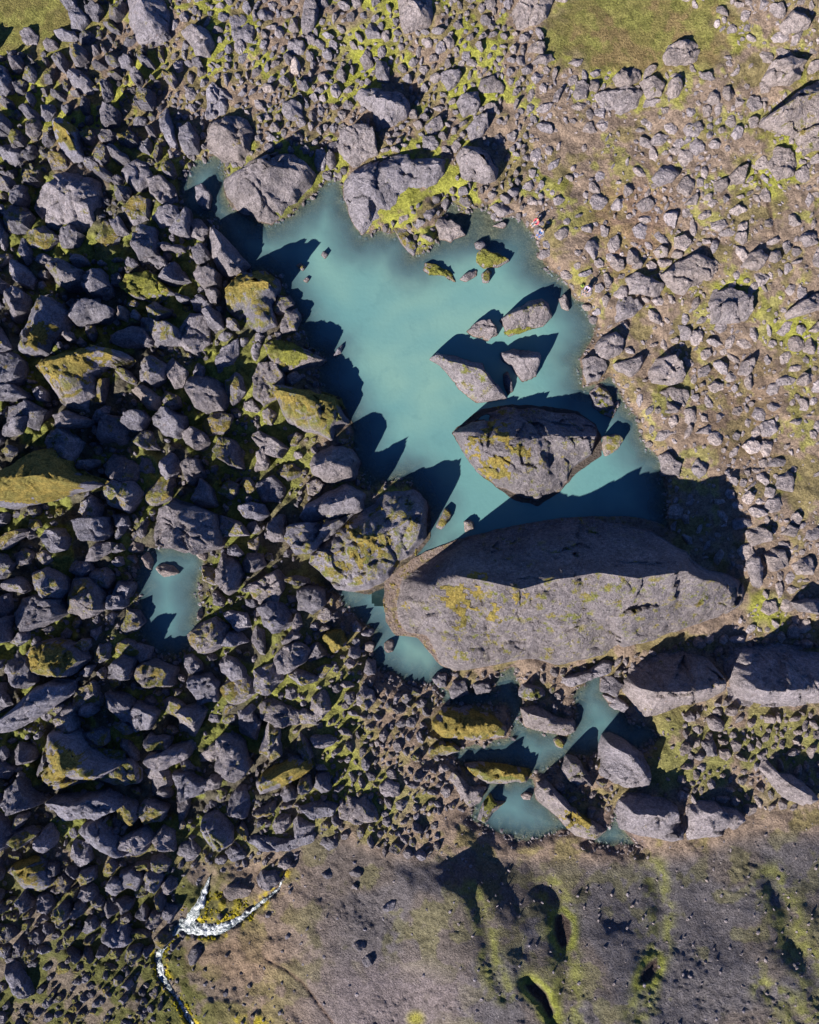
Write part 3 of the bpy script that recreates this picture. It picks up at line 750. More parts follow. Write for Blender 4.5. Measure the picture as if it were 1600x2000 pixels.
R("1370,1450 1390,1440 1405,1465 1400,1491 1380,1476", 1.1, "upright boulder on the olive moss bank right of the egg-shaped boulder", m=.2)
R("1380,1402 1400,1394 1418,1410 1405,1431 1385,1425", 1.1, "small blocky boulder under the joint of the shaded ledge boulders", m=.1)
R("1545,1176 1575,1169 1650,1174 1650,1208 1565,1196", 1.6, "flat slab with a dark crack line at the right edge level with the giant slab", m=.2, st='b', nm='rock_slab')
R("1455,1102 1464,1080 1480,1085 1492,1110 1488,1150 1474,1145", 1.5, "half-shaded slanting stone at the giant slab's right end", m=.1)
R("1430,1016 1450,1008 1470,1012 1468,1030 1435,1036", 1.0, "pale oval stone at the upper rim of the giant slab's shadow", st='d', t=1.15)
R("1456,1036 1480,1025 1508,1040 1505,1058 1470,1068", 1.2, "pointed stone next to the pale oval stone at the shadow rim", t=1.1)
R("1490,1080 1510,1067 1535,1072 1546,1105 1505,1116", 1.3, "blunt boulder right of the half-shaded slanting stone", m=.25, t=1.05)
R("1548,1105 1560,1085 1585,1084 1596,1105 1590,1123 1560,1123", 1.2, "rounded boulder by the right edge above the flat cracked slab", st='d', t=1.15)
R("1525,1044 1540,1022 1560,1030 1556,1050", .9, "small stone between the blunt and rounded boulders, on their upper side")
R("1290,890 1305,881 1330,905 1325,930 1295,929", 1.0, "flat pinkish stone on the bank at the pond's right end", t=1.1)
R("1352,916 1362,892 1382,895 1386,920 1365,936", 1.0, "rounded mossy-footed stone right of the flat pinkish bank stone", st='d')
R("1512,956 1520,930 1540,915 1555,935 1550,961", .9, "domed stone on the right slope above the shadow-rim stones", st='d', t=1.1)
R("1492,912 1512,893 1540,897 1536,914", .7, "low oval stone over the domed stone on the right slope", st='d', t=1.1)
R("1358,846 1375,832 1394,827 1391,851", .7, "leaf-shaped pale stone on the brown right slope", t=1.2)
# --- right bank and upper right
R("1288,536 1315,515 1345,492 1380,487 1415,500 1421,516 1400,536 1390,546 1350,560 1338,576 1320,569 1300,549", 1.7, "biggest flat boulder on the right slope, level with the pond's top bay", m=.1, st='d', t=1.15)
R("1222,540 1240,531 1270,545 1303,552 1290,581 1255,576 1228,573", 1.4, "wedge-shaped boulder below-left of the biggest flat boulder", m=.05, st='b', t=1.2)
R("1390,586 1400,562 1430,559 1472,580 1477,611 1460,629 1394,629", 1.8, "pale tabular boulder with a shadowed back on the right slope", m=.05, st='b', t=1.15)
R("1200,601 1215,578 1250,580 1256,600 1240,616 1205,629", 1.2, "half-sunk boulder between the pond's right bank and the tabular boulder", t=1.1)
R("1270,726 1283,700 1305,689 1337,705 1337,745 1310,753 1273,746", 1.8, "pale boulder with black shadow, right of the pond's leaning striped rock", t=1.25)
R("1440,731 1450,706 1470,698 1479,715 1460,736", .9, "cone-like stone on the brown slope right of centre", t=1.1)
R("1452,516 1465,495 1485,484 1504,500 1496,521 1470,529", 1.2, "pale knob right of the biggest flat boulder", t=1.15)
R("1502,508 1506,490 1524,486 1530,505 1516,514", .9, "small pale stone hugging the pale knob's right")
R("1273,491 1290,475 1308,482 1309,500 1285,504", .9, "round stone above the wedge-shaped boulder", st='d', t=1.15)
R("1310,502 1318,486 1334,488 1332,506", .7, "small stone between the round stone and the biggest flat boulder")
R("1234,520 1245,505 1258,510 1255,526 1240,527", .7, "pebble-sized boulder left of the round stone on the slope")
R("1558,466 1572,452 1596,455 1602,476 1575,483", 1.0, "oval stone close to the right edge above the slope's slab", st='d', t=1.15)
R("1535,611 1560,590 1600,570 1660,565 1660,600 1600,606 1540,623", 1.2, "long pale slab leaving the right edge below the oval stone", st='b', t=1.2, nm='rock_slab')
R("1288,766 1310,755 1346,760 1351,790 1330,809 1290,806", .7, "low dark-grey flat rock below the pale boulder with black shadow", t=.85)
R("1197,711 1225,700 1259,690 1254,720 1235,736 1205,723", 1.1, "flat-topped stone on the bank right of the square-cut bank rock", t=1.15)
R("1297,101 1310,82 1340,71 1372,75 1383,95 1370,115 1335,125 1305,119", 1.8, "rounded boulder at the lower right rim of the upper meadow", st='d', t=1.2)
R("1493,146 1510,120 1545,107 1575,124 1581,150 1550,163 1505,163", 2.1, "domed pale boulder in the upper right corner", st='d', t=1.3)
R("1525,46 1545,20 1580,24 1586,50 1560,62 1535,62", 1.6, "rough pale boulder above the domed one in the upper right corner", t=1.25)
R("1485,241 1492,226 1540,186 1600,150 1660,140 1660,300 1580,302 1556,262 1520,252", 2.3, "slanting ledge with an olive strip cutting in from the upper right edge", m=.5, ridge="1500,232 1560,190 1650,165", nm='rock_slab', t=1.15)
R("1498,322 1515,286 1545,284 1561,310 1556,341 1520,352", 1.2, "broad half-buried boulder beside the lime hollow and track", m=.2, st='d', t=1.1)
R("1250,156 1280,149 1298,165 1297,190 1265,189", 1.2, "blocky boulder at the meadow's lower edge", t=1.15)
R("1304,178 1308,158 1328,154 1337,170 1330,190 1312,192", 1.0, "pale lump right of the blocky meadow-edge boulder", t=1.2)
R("1408,190 1412,168 1426,166 1436,185 1425,197", .8, "tall thin stone below the rounded meadow-rim boulder", t=1.1)
R("1380,196 1386,180 1404,182 1408,200 1392,204", .7, "squat stone left of the tall thin stone", t=1.15)
R("1338,248 1350,232 1370,234 1377,250 1366,265 1346,263", .8, "nearly round pale stone alone on the upper right slope", st='d', t=1.25)
R("1273,347 1290,325 1315,319 1328,340 1310,359 1285,363", 1.0, "grey pentagonal stone on the slope below the round pale stone", t=1.1)
R("1420,346 1432,330 1460,322 1458,355 1425,363", 1.1, "square grey stone left of the lime hollow", st='b', t=1.05)
R("1394,372 1397,352 1420,348 1424,366 1408,376", .8, "smaller stone against the square grey stone")
R("1336,399 1350,384 1364,372 1363,401", .8, "sharp triangular stone below the pentagonal stone", t=1.15)
R("1394,50 1396,40 1404,38 1406,50 1400,55", .5, "lone white stone on the upper meadow's right edge", nm='stone', t=2.0, m=0)
R("1160,186 1185,170 1220,164 1256,180 1251,206 1215,221 1180,216", 1.1, "wide pale boulder below the upper meadow", st='d', t=1.2)
R("1194,151 1215,130 1250,121 1259,150 1230,171 1205,166", 1.0, "cracked brownish boulder against the upper meadow", warm=1., t=1.05)
R("1120,186 1122,160 1140,154 1152,170 1148,192 1130,196", .8, "small dark boulder left of the wide pale boulder")
R("1150,178 1152,156 1165,150 1174,160 1168,180", .8, "upright pebbly stone touching the meadow's lower left corner")
# --- top middle
R("1000,20 1015,-12 1085,-12 1072,28 1055,48 1012,56", 1.5, "pinkish-white boulder at the top edge beside the upper meadow", t=1.25)
R("855,146 870,138 904,142 901,160 875,174", 1.2, "pale wedge stone in the moss, left of the dark crack rocks", t=1.2)
R("892,196 910,178 935,178 943,200 930,222 905,229", 1.4, "rugged stone above the pale tilted stone, top centre", t=1.1)
R("906,251 930,231 956,221 959,245 940,270 920,278", 1.4, "pale tilted stone just above the angular pale boulder", t=1.2)
R("940,150 960,146 990,160 985,180 950,186 932,172", .8, "low dark-streaked rock right of the pale wedge stone", t=.8)
R("829,251 845,230 862,224 868,245 856,263 833,269", .9, "oval brown stone above the whaleback boulder's right end", t=1.05)
R("822,288 828,264 848,264 860,284 852,294 832,296", .8, "little stone wedged between the oval brown stone and the whaleback")
R("1030,100 1040,82 1062,78 1070,92 1062,106", .8, "green-rimmed stone below the pinkish-white top boulder", m=.3)
R("1038,122 1046,106 1080,104 1086,116 1066,128", .7, "twin-humped stone under the green-rimmed stone")
R("775,-12 846,-12 848,30 836,50 790,56 778,30", 1.9, "two-toned boulder at the top edge, right of top centre", ridge="800,-5 822,20 828,44", t=1.15)
R("588,34 598,-8 618,-8 623,20 616,45 606,63 589,61", 1.5, "tall elongated boulder at the top edge left of centre", m=.2, t=1.1)
R("445,25 480,28 502,50 492,86 452,82", .6, "broad flat pale rock near the top, left of the stone rubble", t=1.05)
R("502,32 508,18 530,20 536,36 518,42", .8, "oval stone above-right of the broad flat pale rock")
R("562,55 568,34 582,36 586,60 574,64", .8, "narrow stone beside the tall elongated top boulder")
R("566,132 572,110 580,112 587,128 585,144 568,143", .9, "cream-white upright stone, palest of the upper rubble", nm='stone', t=1.9, warm=1., m=0)
R("560,78 578,74 598,88 596,106 562,104", .8, "flat pinkish stone above the cream-white upright stone", t=1.1)
R("504,168 518,159 535,168 538,178 520,183", .9, "smooth tan oval stone in the upper rubble", nm='stone', warm=1., t=1.3, st='d')
R("711,61 722,41 742,54 746,72 718,75", .9, "pale pyramid stone in moss near top centre", t=1.15)
R("701,112 715,98 728,104 731,128 712,137", .8, "brownish stone left of the moss-skirted block, top centre")
R("732,128 738,121 756,121 764,135 761,159 735,159", 1.1, "block of rock directly above the big split-faced boulder, top centre", st='b')
R("548,201 575,190 591,205 593,231 565,236 550,221", 1.0, "grey blocky stone in the rubble above the prow's shadow")
R("400,172 420,158 446,174 462,195 442,224 402,232", 1.4, "white-speckled boulder pile above the brown twin boulder", t=1.35)
R("395,278 412,230 440,221 490,225 499,260 487,300 470,319 430,306", 2.0, "large brown-grey boulder above the pond's narrow upper arm", ridge="420,240 455,262 478,300", warm=.8)
R("687,181 705,171 745,169 785,175 801,200 796,225 765,244 735,246 724,216 700,201", 2.3, "big split-faced boulder with a black shadow, above the whaleback", ridge="702,186 745,190 788,205", t=1.15)
R("659,266 690,248 725,245 741,275 739,300 715,316 690,326 668,313 659,290", 2.0, "square-shouldered boulder just above the whaleback's left end", st='b', t=1.1)
R("612,322 616,292 632,286 640,310 634,332 620,333", 1.1, "upright rock in the gap between prow and whaleback boulders")
R("636,320 642,290 655,296 657,322 646,332", 1.0, "second upright rock in the prow-whaleback gap, nearer the whaleback")
R("240,-10 322,-10 334,25 331,62 306,83 268,79 250,46", 2.3, "big pale boulder at the top edge, right of the corner meadow", ridge="272,-6 292,30 310,62", t=1.2)
R("352,62 375,47 402,54 422,80 412,108 382,108 370,82", 2.0, "rough pale boulder right of the big pale top-edge boulder", t=1.15)
# --- upper left
R("-30,118 8,128 29,160 20,176 0,182 -30,180", 2.6, "boulder cut by the left edge, under a black shadow below the corner meadow", t=1.1)
R("35,63 60,55 76,70 73,86 50,89", .9, "small stone at the corner meadow's lower edge, nearest the left")
R("104,61 125,54 150,66 158,78 135,81 112,77", 1.0, "pinkish wedge stone at the corner meadow's lower right", t=1.2)
R("80,86 95,76 112,80 116,95 92,101", .9, "dark-topped stone between the two meadow-edge stones")
R("132,32 148,11 166,20 173,40 160,59 140,59", 1.2, "mossy stone on the corner meadow's right rim", m=.3)
R("124,142 138,134 158,131 181,160 179,176 155,179 140,166", 1.7, "grey block with a rusty top in the upper left rubble", t=1.1)
R("96,236 120,225 150,244 161,280 161,310 140,319 118,299 107,266", 3.4, "tall boulder with golden moss and a large square shadow, upper left", m=.7, ridge="106,238 135,258 148,300", cap=('gold', .45, (125,255,22,30)))
R("37,214 52,200 76,222 81,239 60,241", 1.2, "striped small boulder left of the tall golden-moss boulder", t=.95)
R("0,287 25,277 45,292 53,306 32,326 5,313", 1.4, "blocky boulder near the left edge, below the tall golden-moss boulder")
R("231,119 248,109 263,118 261,136 240,139", 1.0, "cube-like stone in the upper rubble, right of the rusty-topped block", st='b')
R("60,402 74,366 110,331 165,329 196,355 201,400 186,441 145,456 90,441", 2.2, "broad whitish boulder with a lime moss skirt, left side", m=.3, ridge="95,360 130,380 170,400", t=1.25)
R("235,337 245,315 268,304 290,318 301,345 276,371 255,369", 1.4, "half-shaded round boulder right of the broad whitish boulder", st='d')
R("285,346 310,335 340,360 346,390 320,401 290,381", 1.3, "shaded pyramid boulder left of the pond's upper arm")
R("309,222 325,204 341,250 346,286 325,281 312,250", 1.4, "slim upright boulder above the pond's upper arm, left")
R("347,252 370,237 389,265 386,293 360,296 348,276", 1.5, "stout boulder beside the slim upright boulder")
R("334,456 350,425 368,404 376,440 373,464 350,464", 1.8, "sharp shark-fin rock below the pond's upper arm", t=1.0)
R("215,431 235,424 251,455 226,461", 1.2, "small tan slab below the broad whitish boulder's right")
R("299,479 325,472 363,480 363,493 320,491", 1.2, "long thin slab below the shark-fin rock", nm='rock_slab')
R("286,506 305,494 325,505 333,522 310,529", 1.5, "pale lozenge boulder beneath the long thin slab")
R("134,508 144,494 166,500 176,516 150,524", 1.1, "little stone above the ball-shaped boulder, left side")
# --- left rockfall
R("152,546 165,525 190,517 208,535 216,560 200,576 180,581 160,571", 2.9, "ball-shaped grey boulder with a black shadow, left side", st='d', m=.05)
R("14,581 35,559 56,580 53,610 30,631 14,616", 2.1, "pale upright boulder near the left edge by the mossy crest", m=.05)
R("75,568 92,564 115,590 141,610 131,640 101,660 96,690 60,713 35,701 25,681 40,640 55,600", 3.8, "tall mossy crest boulder on the left, with notched top", m=.6, ridge="84,578 66,640 42,688", cap=('gold', .5, (75,660,40,60)))
R("58,713 96,691 150,681 185,664 230,680 259,700 240,713 200,713 181,735 183,770 160,801 120,799 90,750 70,726", 3.4, "sprawling moss-banded boulder under the tall mossy crest", m=.75, ridge="90,712 150,694 205,684 240,698", cap=('gold', .42, (135,705,75,40)))
R("142,621 158,584 185,588 229,605 221,626 185,629 150,643", 2.3, "flat-faced block right of the tall mossy crest", st='b', m=.0)
R("224,621 237,592 253,610 251,631", 1.6, "brown tooth-like stone beside the flat-faced block", warm=1.)
R("228,556 245,535 290,524 320,550 351,575 300,591 260,581", 1.7, "green mossy hump right of the ball-shaped boulder", m=1., cap=('lime', .35, (275,555,50,28)))
R("290,601 300,584 320,595 336,610 310,631 291,626", 1.6, "stone with orange-moss top below the green mossy hump", m=.7)
R("370,531 386,517 430,530 429,560 395,563", 2.0, "squarish boulder left of the tall pale fin of rock", st='b', m=.05)
R("372,486 398,474 412,500 402,516 380,512", 1.6, "pale brown block above the squarish boulder by the fin")
R("353,756 370,735 400,729 431,745 446,775 436,801 400,806 370,791", 2.6, "large rounded-top boulder between the moss-banded boulder and the pond", m=.1, st='d')
R("254,761 275,749 316,775 306,801 285,801", 1.7, "reddish rectangular stone left of the large rounded-top boulder", warm=1.)
R("-20,757 30,749 61,778 20,783 -20,785", 2.0, "low pale rock at the left edge above the gold-moss ledge")
R("267,641 280,620 310,625 350,640 366,670 320,681 275,666", 2.0, "mossy-sided boulder right of the moss-banded boulder", m=.5)
R("268,701 290,690 326,710 321,740 300,756 270,746", 2.0, "moss-draped boulder above the reddish rectangular stone", m=.6)
R("400,566 415,552 431,570 426,589 408,593", 1.8, "upright block left of the bulky moss-topped boulder")
R("401,612 412,600 432,612 436,640 412,644", 1.8, "dark cube left of the bulky moss-topped boulder's foot", st='b')
R("-30,930 0,918 45,889 65,874 110,871 136,905 160,925 195,934 211,948 180,959 120,969 60,986 15,996 -30,990", 4.6, "gold-moss ledge with a pale lower rim jutting from the left edge", m=.9, ridge="-25,940 60,930 130,925 195,945", nm='rock_slab', cap=('gold', .25, (60,920,110,48)))
R("104,809 130,799 160,812 181,820 165,833 120,838", 2.0, "pale boat-shaped boulder above the gold-moss ledge", m=.15)
R("236,831 250,799 275,797 291,815 276,839 252,846", 2.3, "pale kite-shaped boulder above the dark hollow right of the gold-moss ledge", m=0)
R("290,811 320,794 366,810 363,841 345,858 320,851 300,831", 2.3, "broad boulder right of the kite-shaped one, lime at its foot", m=.25)
R("0,832 25,814 61,812 40,846 5,851", 2.0, "speckled stone at the left edge above the gold-moss ledge")
R("154,1016 165,1008 208,1010 213,1040 200,1056 165,1056 156,1040", 2.4, "small squared block with ruled lines, left of the square-sided block", st='b', m=0, t=.85)
R("308,1050 315,985 330,970 370,985 420,1005 436,1040 431,1070 400,1081 350,1081 311,1066", 4.2, "square-sided dark block standing over the small square pond", st='b', m=0, t=.8, w=0)
R("307,921 312,895 335,884 353,900 346,930 325,939", 1.9, "dark-topped stone above the square-sided block")
R("352,906 366,890 392,898 402,930 385,950 360,940", 1.9, "lumpy boulder right of the dark-topped stone")
R("27,1201 40,1170 60,1159 115,1170 131,1195 105,1216 60,1234 34,1226", 2.8, "dark bowl-shaped boulder left of the small square pond", t=.75)
R("129,1166 140,1122 175,1119 201,1160 206,1195 160,1211 130,1201", 2.4, "moss-freckled boulder between the bowl-shaped one and the small pond", m=.6, t=.85)
R("-20,1203 22,1204 24,1256 -20,1260", 2.6, "dark squared block cut by the left edge", st='b', t=.75, m=0)
R("484,850 505,840 540,855 566,875 549,896 515,886 494,866", 2.0, "pale ragged boulder left of the dark shaded block", m=.3)
R("464,986 480,979 515,985 526,1005 510,1018 475,1011", 1.9, "smooth squarish boulder right of the square-sided block", st='b')
R("519,1021 545,999 558,1004 561,1056 530,1061", 2.2, "tall slab leaning on the split slab's left side", m=.3)
R("467,1101 480,1080 510,1080 521,1105 500,1121 475,1119", 1.9, "ring-shaped boulder with a hollow top", st='d', t=.85)
R("418,1111 430,1080 455,1085 476,1120 471,1150 445,1166 421,1146", 2.5, "upright boulder on the right shore of the small square pond", t=.95)
R("574,1151 600,1138 635,1150 639,1180 610,1201 580,1191", 2.0, "dark boulder under the split slab's lower edge", t=.75)
R("500,1185 530,1169 560,1180 576,1220 545,1241 515,1226", 2.0, "lumpy boulder with a gold foot, below the ring-shaped boulder", m=.3)
R("429,1251 445,1229 475,1235 487,1255 455,1266", 1.6, "pale stone right of the yellow moss strip by the small pond")
R("544,1256 570,1229 589,1240 586,1251 550,1261", 1.4, "pale slice of rock beneath the lumpy gold-footed boulder")
R("529,1291 545,1265 580,1250 606,1270 601,1291 560,1319 540,1313", 2.0, "faceted boulder below the pale slice of rock", m=.2)
R("621,1251 640,1232 670,1227 679,1255 660,1279 640,1273", 1.9, "gold-green mossy boulder left of the narrow pond", m=1., cap=('gold', .25, (650,1252,26,22)))
R("677,1282 684,1260 702,1262 706,1284 690,1290", 1.1, "square pale stone right of the gold-green mossy boulder")
R("708,1312 716,1288 734,1292 736,1316 720,1324", 1.3, "pointed brown stone at the narrow pond's left end")
R("694,1356 708,1335 731,1350 736,1370 715,1389 699,1376", 1.7, "freckled upright boulder below the narrow pond", m=.4)
R("496,1372 530,1362 592,1392 590,1416 540,1420 505,1402", 1.5, "pale broad rock in the moss right of the leaning small slab", m=.4)
R("462,1396 490,1374 501,1385 470,1406", 1.4, "leaning small slab above the hollow-sided block", nm='rock_slab')
R("419,1501 425,1440 445,1434 476,1450 491,1500 470,1521 440,1516", 2.7, "hollow-sided block with a lit left face, lower left", st='b', t=.95)
R("492,1531 520,1505 570,1479 606,1479 617,1500 590,1521 540,1546 505,1556", 2.5, "log-shaped boulder furred with gold moss, lower left", m=.8, ridge="505,1538 555,1505 605,1488", cap=('gold', .33, (560,1505,55,25)))
R("444,1561 460,1540 480,1534 491,1570 480,1601 455,1596", 2.2, "grainy upright boulder left of the log-shaped boulder", t=.9)
R("486,1591 510,1575 540,1562 546,1580 500,1599", 1.4, "mossy small log rock under the log-shaped boulder", m=.7)
R("545,1552 556,1532 578,1536 581,1558 560,1566", 1.5, "grey chunk under the middle of the log-shaped boulder")
R("580,1546 584,1512 606,1514 610,1545 592,1552", 1.5, "orange-topped chunk at the log-shaped boulder's right end", m=.7)
R("610,1540 618,1510 642,1512 650,1540 628,1552", 1.6, "dark pointed chunk right of the orange-topped chunk", t=.8)
R("582,1577 625,1564 661,1575 651,1593 600,1599", 1.5, "flat slab below the three chunks, lower left", nm='rock_slab')
R("659,1582 680,1560 715,1554 736,1580 742,1606 690,1613 664,1601", 1.9, "mossy dome boulder at the rockfall's lower edge", m=.4, st='d')
R("739,1537 760,1519 781,1530 786,1551 750,1561", 1.2, "pale stone near the mossy dome boulder's upper right")
R("56,1272 75,1255 100,1249 155,1265 171,1290 140,1321 75,1321 59,1311", 2.8, "gold-crusted boulder below the dark bowl-shaped boulder", m=.8, cap=('gold', .4, (105,1280,45,25)), t=.9)
R("-20,1420 20,1385 60,1345 100,1329 136,1335 136,1360 100,1386 60,1411 20,1436 -20,1440", 3.0, "long grain-speckled boulder sloping to the left edge", m=.2, ridge="-10,1412 60,1370 125,1342", t=1.1)
R("54,1516 70,1480 90,1425 115,1419 140,1430 170,1460 200,1490 236,1500 200,1526 150,1541 105,1553 80,1541", 4.4, "tall boulder with gold moss streaks, lower left", m=.7, ridge="105,1430 125,1490 215,1502", cap=('gold', .48, (130,1480,50,60)))
R("102,1556 160,1550 208,1547 242,1575 200,1596 120,1606", 2.8, "flat-fronted dark block under the gold-streaked boulder", st='b', m=.2)
R("289,1471 330,1460 372,1449 379,1465 366,1486 305,1506", 2.3, "brick-shaped tilted block right of the gold-streaked boulder", st='b', m=.05)
R("214,1326 218,1295 240,1274 263,1290 256,1331", 2.2, "dark rippled boulder below the small square pond", t=.75)
R("246,1391 265,1369 311,1390 296,1426 265,1431", 2.0, "half-lit wedge above the brick-shaped block")
R("339,1506 365,1504 411,1530 401,1556 355,1563", 2.3, "shaded boulder with a lit left edge, below the brick-shaped block", m=.2, t=.85)
R("20,1470 36,1452 64,1462 66,1490 36,1497", 2.0, "grey rounded stone left of the gold-streaked boulder", st='d', t=.85)
R("3,1572 10,1540 35,1519 60,1545 87,1570 30,1587", 2.4, "lichened peaked boulder at the left edge, lower left", m=.3)
R("114,1396 130,1379 149,1380 146,1401", 1.4, "flat pale chip above the gold-streaked boulder", nm='stone')
R("155,1394 160,1372 190,1368 194,1390 172,1402", 1.6, "stone right of the flat pale chip", nm='stone')
R("304,1552 312,1530 334,1534 338,1556 318,1562", 1.4, "speckled stone left of the shaded boulder, lower left", nm='stone')
R("262,1300 300,1286 346,1306 340,1342 290,1346 266,1330", 1.8, "cluster-topped mossy rock right of the dark rippled boulder", m=.7)
R("273,1452 290,1432 334,1440 330,1462 290,1466", 1.6, "mossy rock just above the brick-shaped block", m=.7)
R("143,1626 155,1605 195,1599 231,1650 254,1678 220,1684 190,1673 165,1646", 3.0, "long two-faced boulder, largest below the flat-fronted dark block", m=.05, ridge="158,1612 190,1638 240,1676")
R("14,1641 30,1618 60,1614 82,1625 45,1653", 1.9, "small gold-topped boulder near the left edge, above the gold-saddled one", m=.8)
R("4,1706 30,1680 80,1671 98,1700 107,1729 80,1746 45,1741 20,1716", 2.7, "gold-saddled boulder near the left edge, lower left", m=.7, ridge="20,1702 60,1692 95,1715", cap=('gold', .35, (55,1692,40,20)))
R("120,1710 130,1690 152,1692 160,1712 138,1720", 1.7, "rounded speckled stone right of the gold-saddled boulder", st='d')
R("207,1737 215,1710 240,1714 247,1740 220,1747", 1.6, "pale squarish stone below the two-faced boulder", st='b')
R("196,1780 206,1756 228,1762 232,1784 212,1792", 1.3, "dark angular stone below the pale squarish stone", t=.8)
R("193,1832 215,1800 245,1794 260,1840 230,1848", 1.8, "fan-shaped pale boulder left of the foaming stream", m=.2, t=1.05)
R("10,1882 35,1878 60,1920 67,1946 40,1952 20,1912", 1.9, "grey tilted slab by the lower left corner", nm='rock_slab')
R("232,1700 262,1690 284,1712 270,1736 242,1734", 1.6, "knobbly boulder right of the pale squarish stone", m=.3)
R("280,1700 306,1690 322,1712 312,1738 286,1734", 1.7, "moss-veined boulder left of the cascade", m=.5)
R("464,1641 500,1628 560,1640 622,1624 612,1646 560,1666 500,1661", 1.4, "long low boulder at the top of the gravel slope, above the stream", m=.2)
R("438,1664 452,1650 476,1656 482,1674 456,1684", 1.3, "dark-hollowed stone left of the long low boulder", t=.85)
R("500,1716 512,1700 540,1700 552,1722 530,1738 508,1732", 1.2, "grey boulder where the stream leaves the moss", m=.3)
R("434,1740 446,1722 470,1726 492,1736 486,1756 450,1758", .9, "rusty flat rock ringed by yellow moss beside the cascade", warm=1., t=.8)
R("366,1868 374,1850 388,1846 394,1862 384,1884 372,1888", 1.4, "dark stone on the brown bank right of the stream", t=.7)  # put where a shadowed hollow lies; the low tone paints its shade
R("686,1850 694,1838 712,1840 716,1852 700,1858", .7, "small dark stone pair's upper one on the gravel slope", t=.8, nm='stone')
R("706,1878 714,1866 728,1868 730,1884 714,1888", .7, "small dark stone pair's lower one on the gravel slope", t=.8, nm='stone')
R("626,1708 634,1700 650,1706 652,1716 636,1718", .6, "dark oval stone high on the gravel slope", t=.7, nm='stone')
R("676,1706 690,1698 710,1702 708,1712 684,1714", .6, "flat dark stone right of the dark oval stone on the gravel", t=.75, nm='stone')
R("684,1736 690,1726 700,1730 700,1740", .5, "single grey pebble-boulder mid gravel slope", nm='stone')
R("745,1774 760,1762 774,1758 772,1774 754,1782", .7, "angular grey stone on the upper gravel slope", nm='stone')
R("620,1650 630,1636 658,1634 664,1652 644,1664", .9, "dark domed stone in the lime moss above the gravel slope", t=.75, st='d')
R("1040,453 1046,440 1060,438 1072,450 1068,468 1052,473", .8, "domed shore stone on which the grey-jacketed person sits", w=1, nm='stone', t=1.1)
R("1109,556 1124,547 1138,555 1136,570 1118,569", .5, "flat tan shore stone left of the lime-green bag", w=1, nm='stone', warm=1., t=1.1)
R("1138,566 1150,552 1162,562 1154,578 1142,577", .5, "pale shore stone under the lilac-jacketed person", nm='stone', t=1.2)
def E(u, v, rx, ry, an, h, label, **kw):
    a = np.arange(7) * .8976 + u; c, s = math.cos(an), math.sin(an)
    k = 1 + .12 * np.sin(a * 3 + v)
    x, y = rx * k * np.cos(a), ry * k * np.sin(a)
    R(np.stack([u + x * c - y * s, v + x * s + y * c], 1), h, label, nm='stone', **kw)
E(905, 372, 12, 9, .3, .8, "small stone right of the whaleback's right tip", t=1.1)
E(930, 386, 15, 9, .2, .8, "tan oval stone on the top shore below the angular pale boulder", t=1.15, w=1)
E(962, 380, 10, 8, 0, .7, "knob stone right of the tan oval shore stone", t=1.1)
E(988, 388, 13, 10, .4, .8, "round stone above the flat pale top-shore rock", t=1.1)
E(1003, 374, 14, 10, -.3, .9, "flat pale stone highest of the top-shore cluster", t=1.15)
E(1028, 418, 13, 9, .2, .6, "low stone at the top shore left of the red-jacketed person", t=1.1, w=1)
E(870, 400, 9, 14, .2, .8, "dark slim stone in the shadowed notch right of the whaleback", w=1)
E(887, 386, 7, 8, 0, .5, "tiny stone beside the dark slim notch stone", w=1)
E(1098, 455, 17, 12, -.5, .8, "smooth pale-grey oval boulder above the grey-jacketed person's right", t=1.25, st='d')
E(1158, 486, 16, 20, -.4, .9, "large pale round-ended boulder on the bank right of the sitting people", t=1.25, st='d')
E(1148, 445, 13, 11, 0, .8, "pale stone between the two smooth bank boulders", t=1.2, st='d')
E(1268, 868, 9, 8, 0, .6, "reddish stone on the bank at the island's right", warm=1., t=1.2)
E(1205, 790, 7, 8, 0, .4, "tiny stone by the leaning striped rock", w=1, t=1.1)
E(1147, 600, 12, 8, .4, .6, "rusty low stone on the right bank below the lilac-jacketed person", warm=1.)
E(1160, 625, 10, 9, 0, .7, "dark wet stone on the bank above the rounded pale bank boulder", t=.85)
E(372, 1072, 14, 8, .1, .6, "cream stone at the square-sided block's foot, left one", w=1, t=1.35, warm=1.)
E(396, 1085, 15, 9, .3, .6, "cream stone at the square-sided block's foot, right one", w=1, t=1.3, warm=1.)
E(258, 1092, 14, 12, .3, .7, "pinkish lump on the small square pond's left rim", w=1, t=1.2, warm=1.)
E(262, 1112, 8, 9, 0, .5, "small tan stone below the pinkish lump by the small pond", w=1, t=1.1, warm=1.)
E(392, 1200, 7, 14, .1, .8, "pale upright stone on the small square pond's right rim", w=1, t=1.3, warm=1.)
E(722, 1262, 13, 11, 0, .9, "rusty stone in the narrow pond's left bend", w=1, warm=1.)
E(760, 1262, 12, 14, .2, 1.0, "gold-spotted pink rock in the narrow pond under the giant slab's corner", w=1, warm=1., m=.5, t=1.1)
E(720, 1235, 16, 8, -.3, 1.0, "shaded sharp rock at the narrow pond's upper bend", w=1)
E(812, 1352, 12, 8, .2, .8, "lime-topped stone below the narrow pond", m=.7)
E(430, 1790, 8, 6, 0, .7, "dark stone splitting the foaming stream", t=.6)
E(355, 1822, 9, 6, .5, .6, "wet stone at the stream's lower bend", t=.6)
E(484, 1776, 7, 6, .5, .6, "dark stone on the stream's upper reach", t=.6)
ROCKS = [r for r in ROCKS if r["P"].shape[0] > 2]
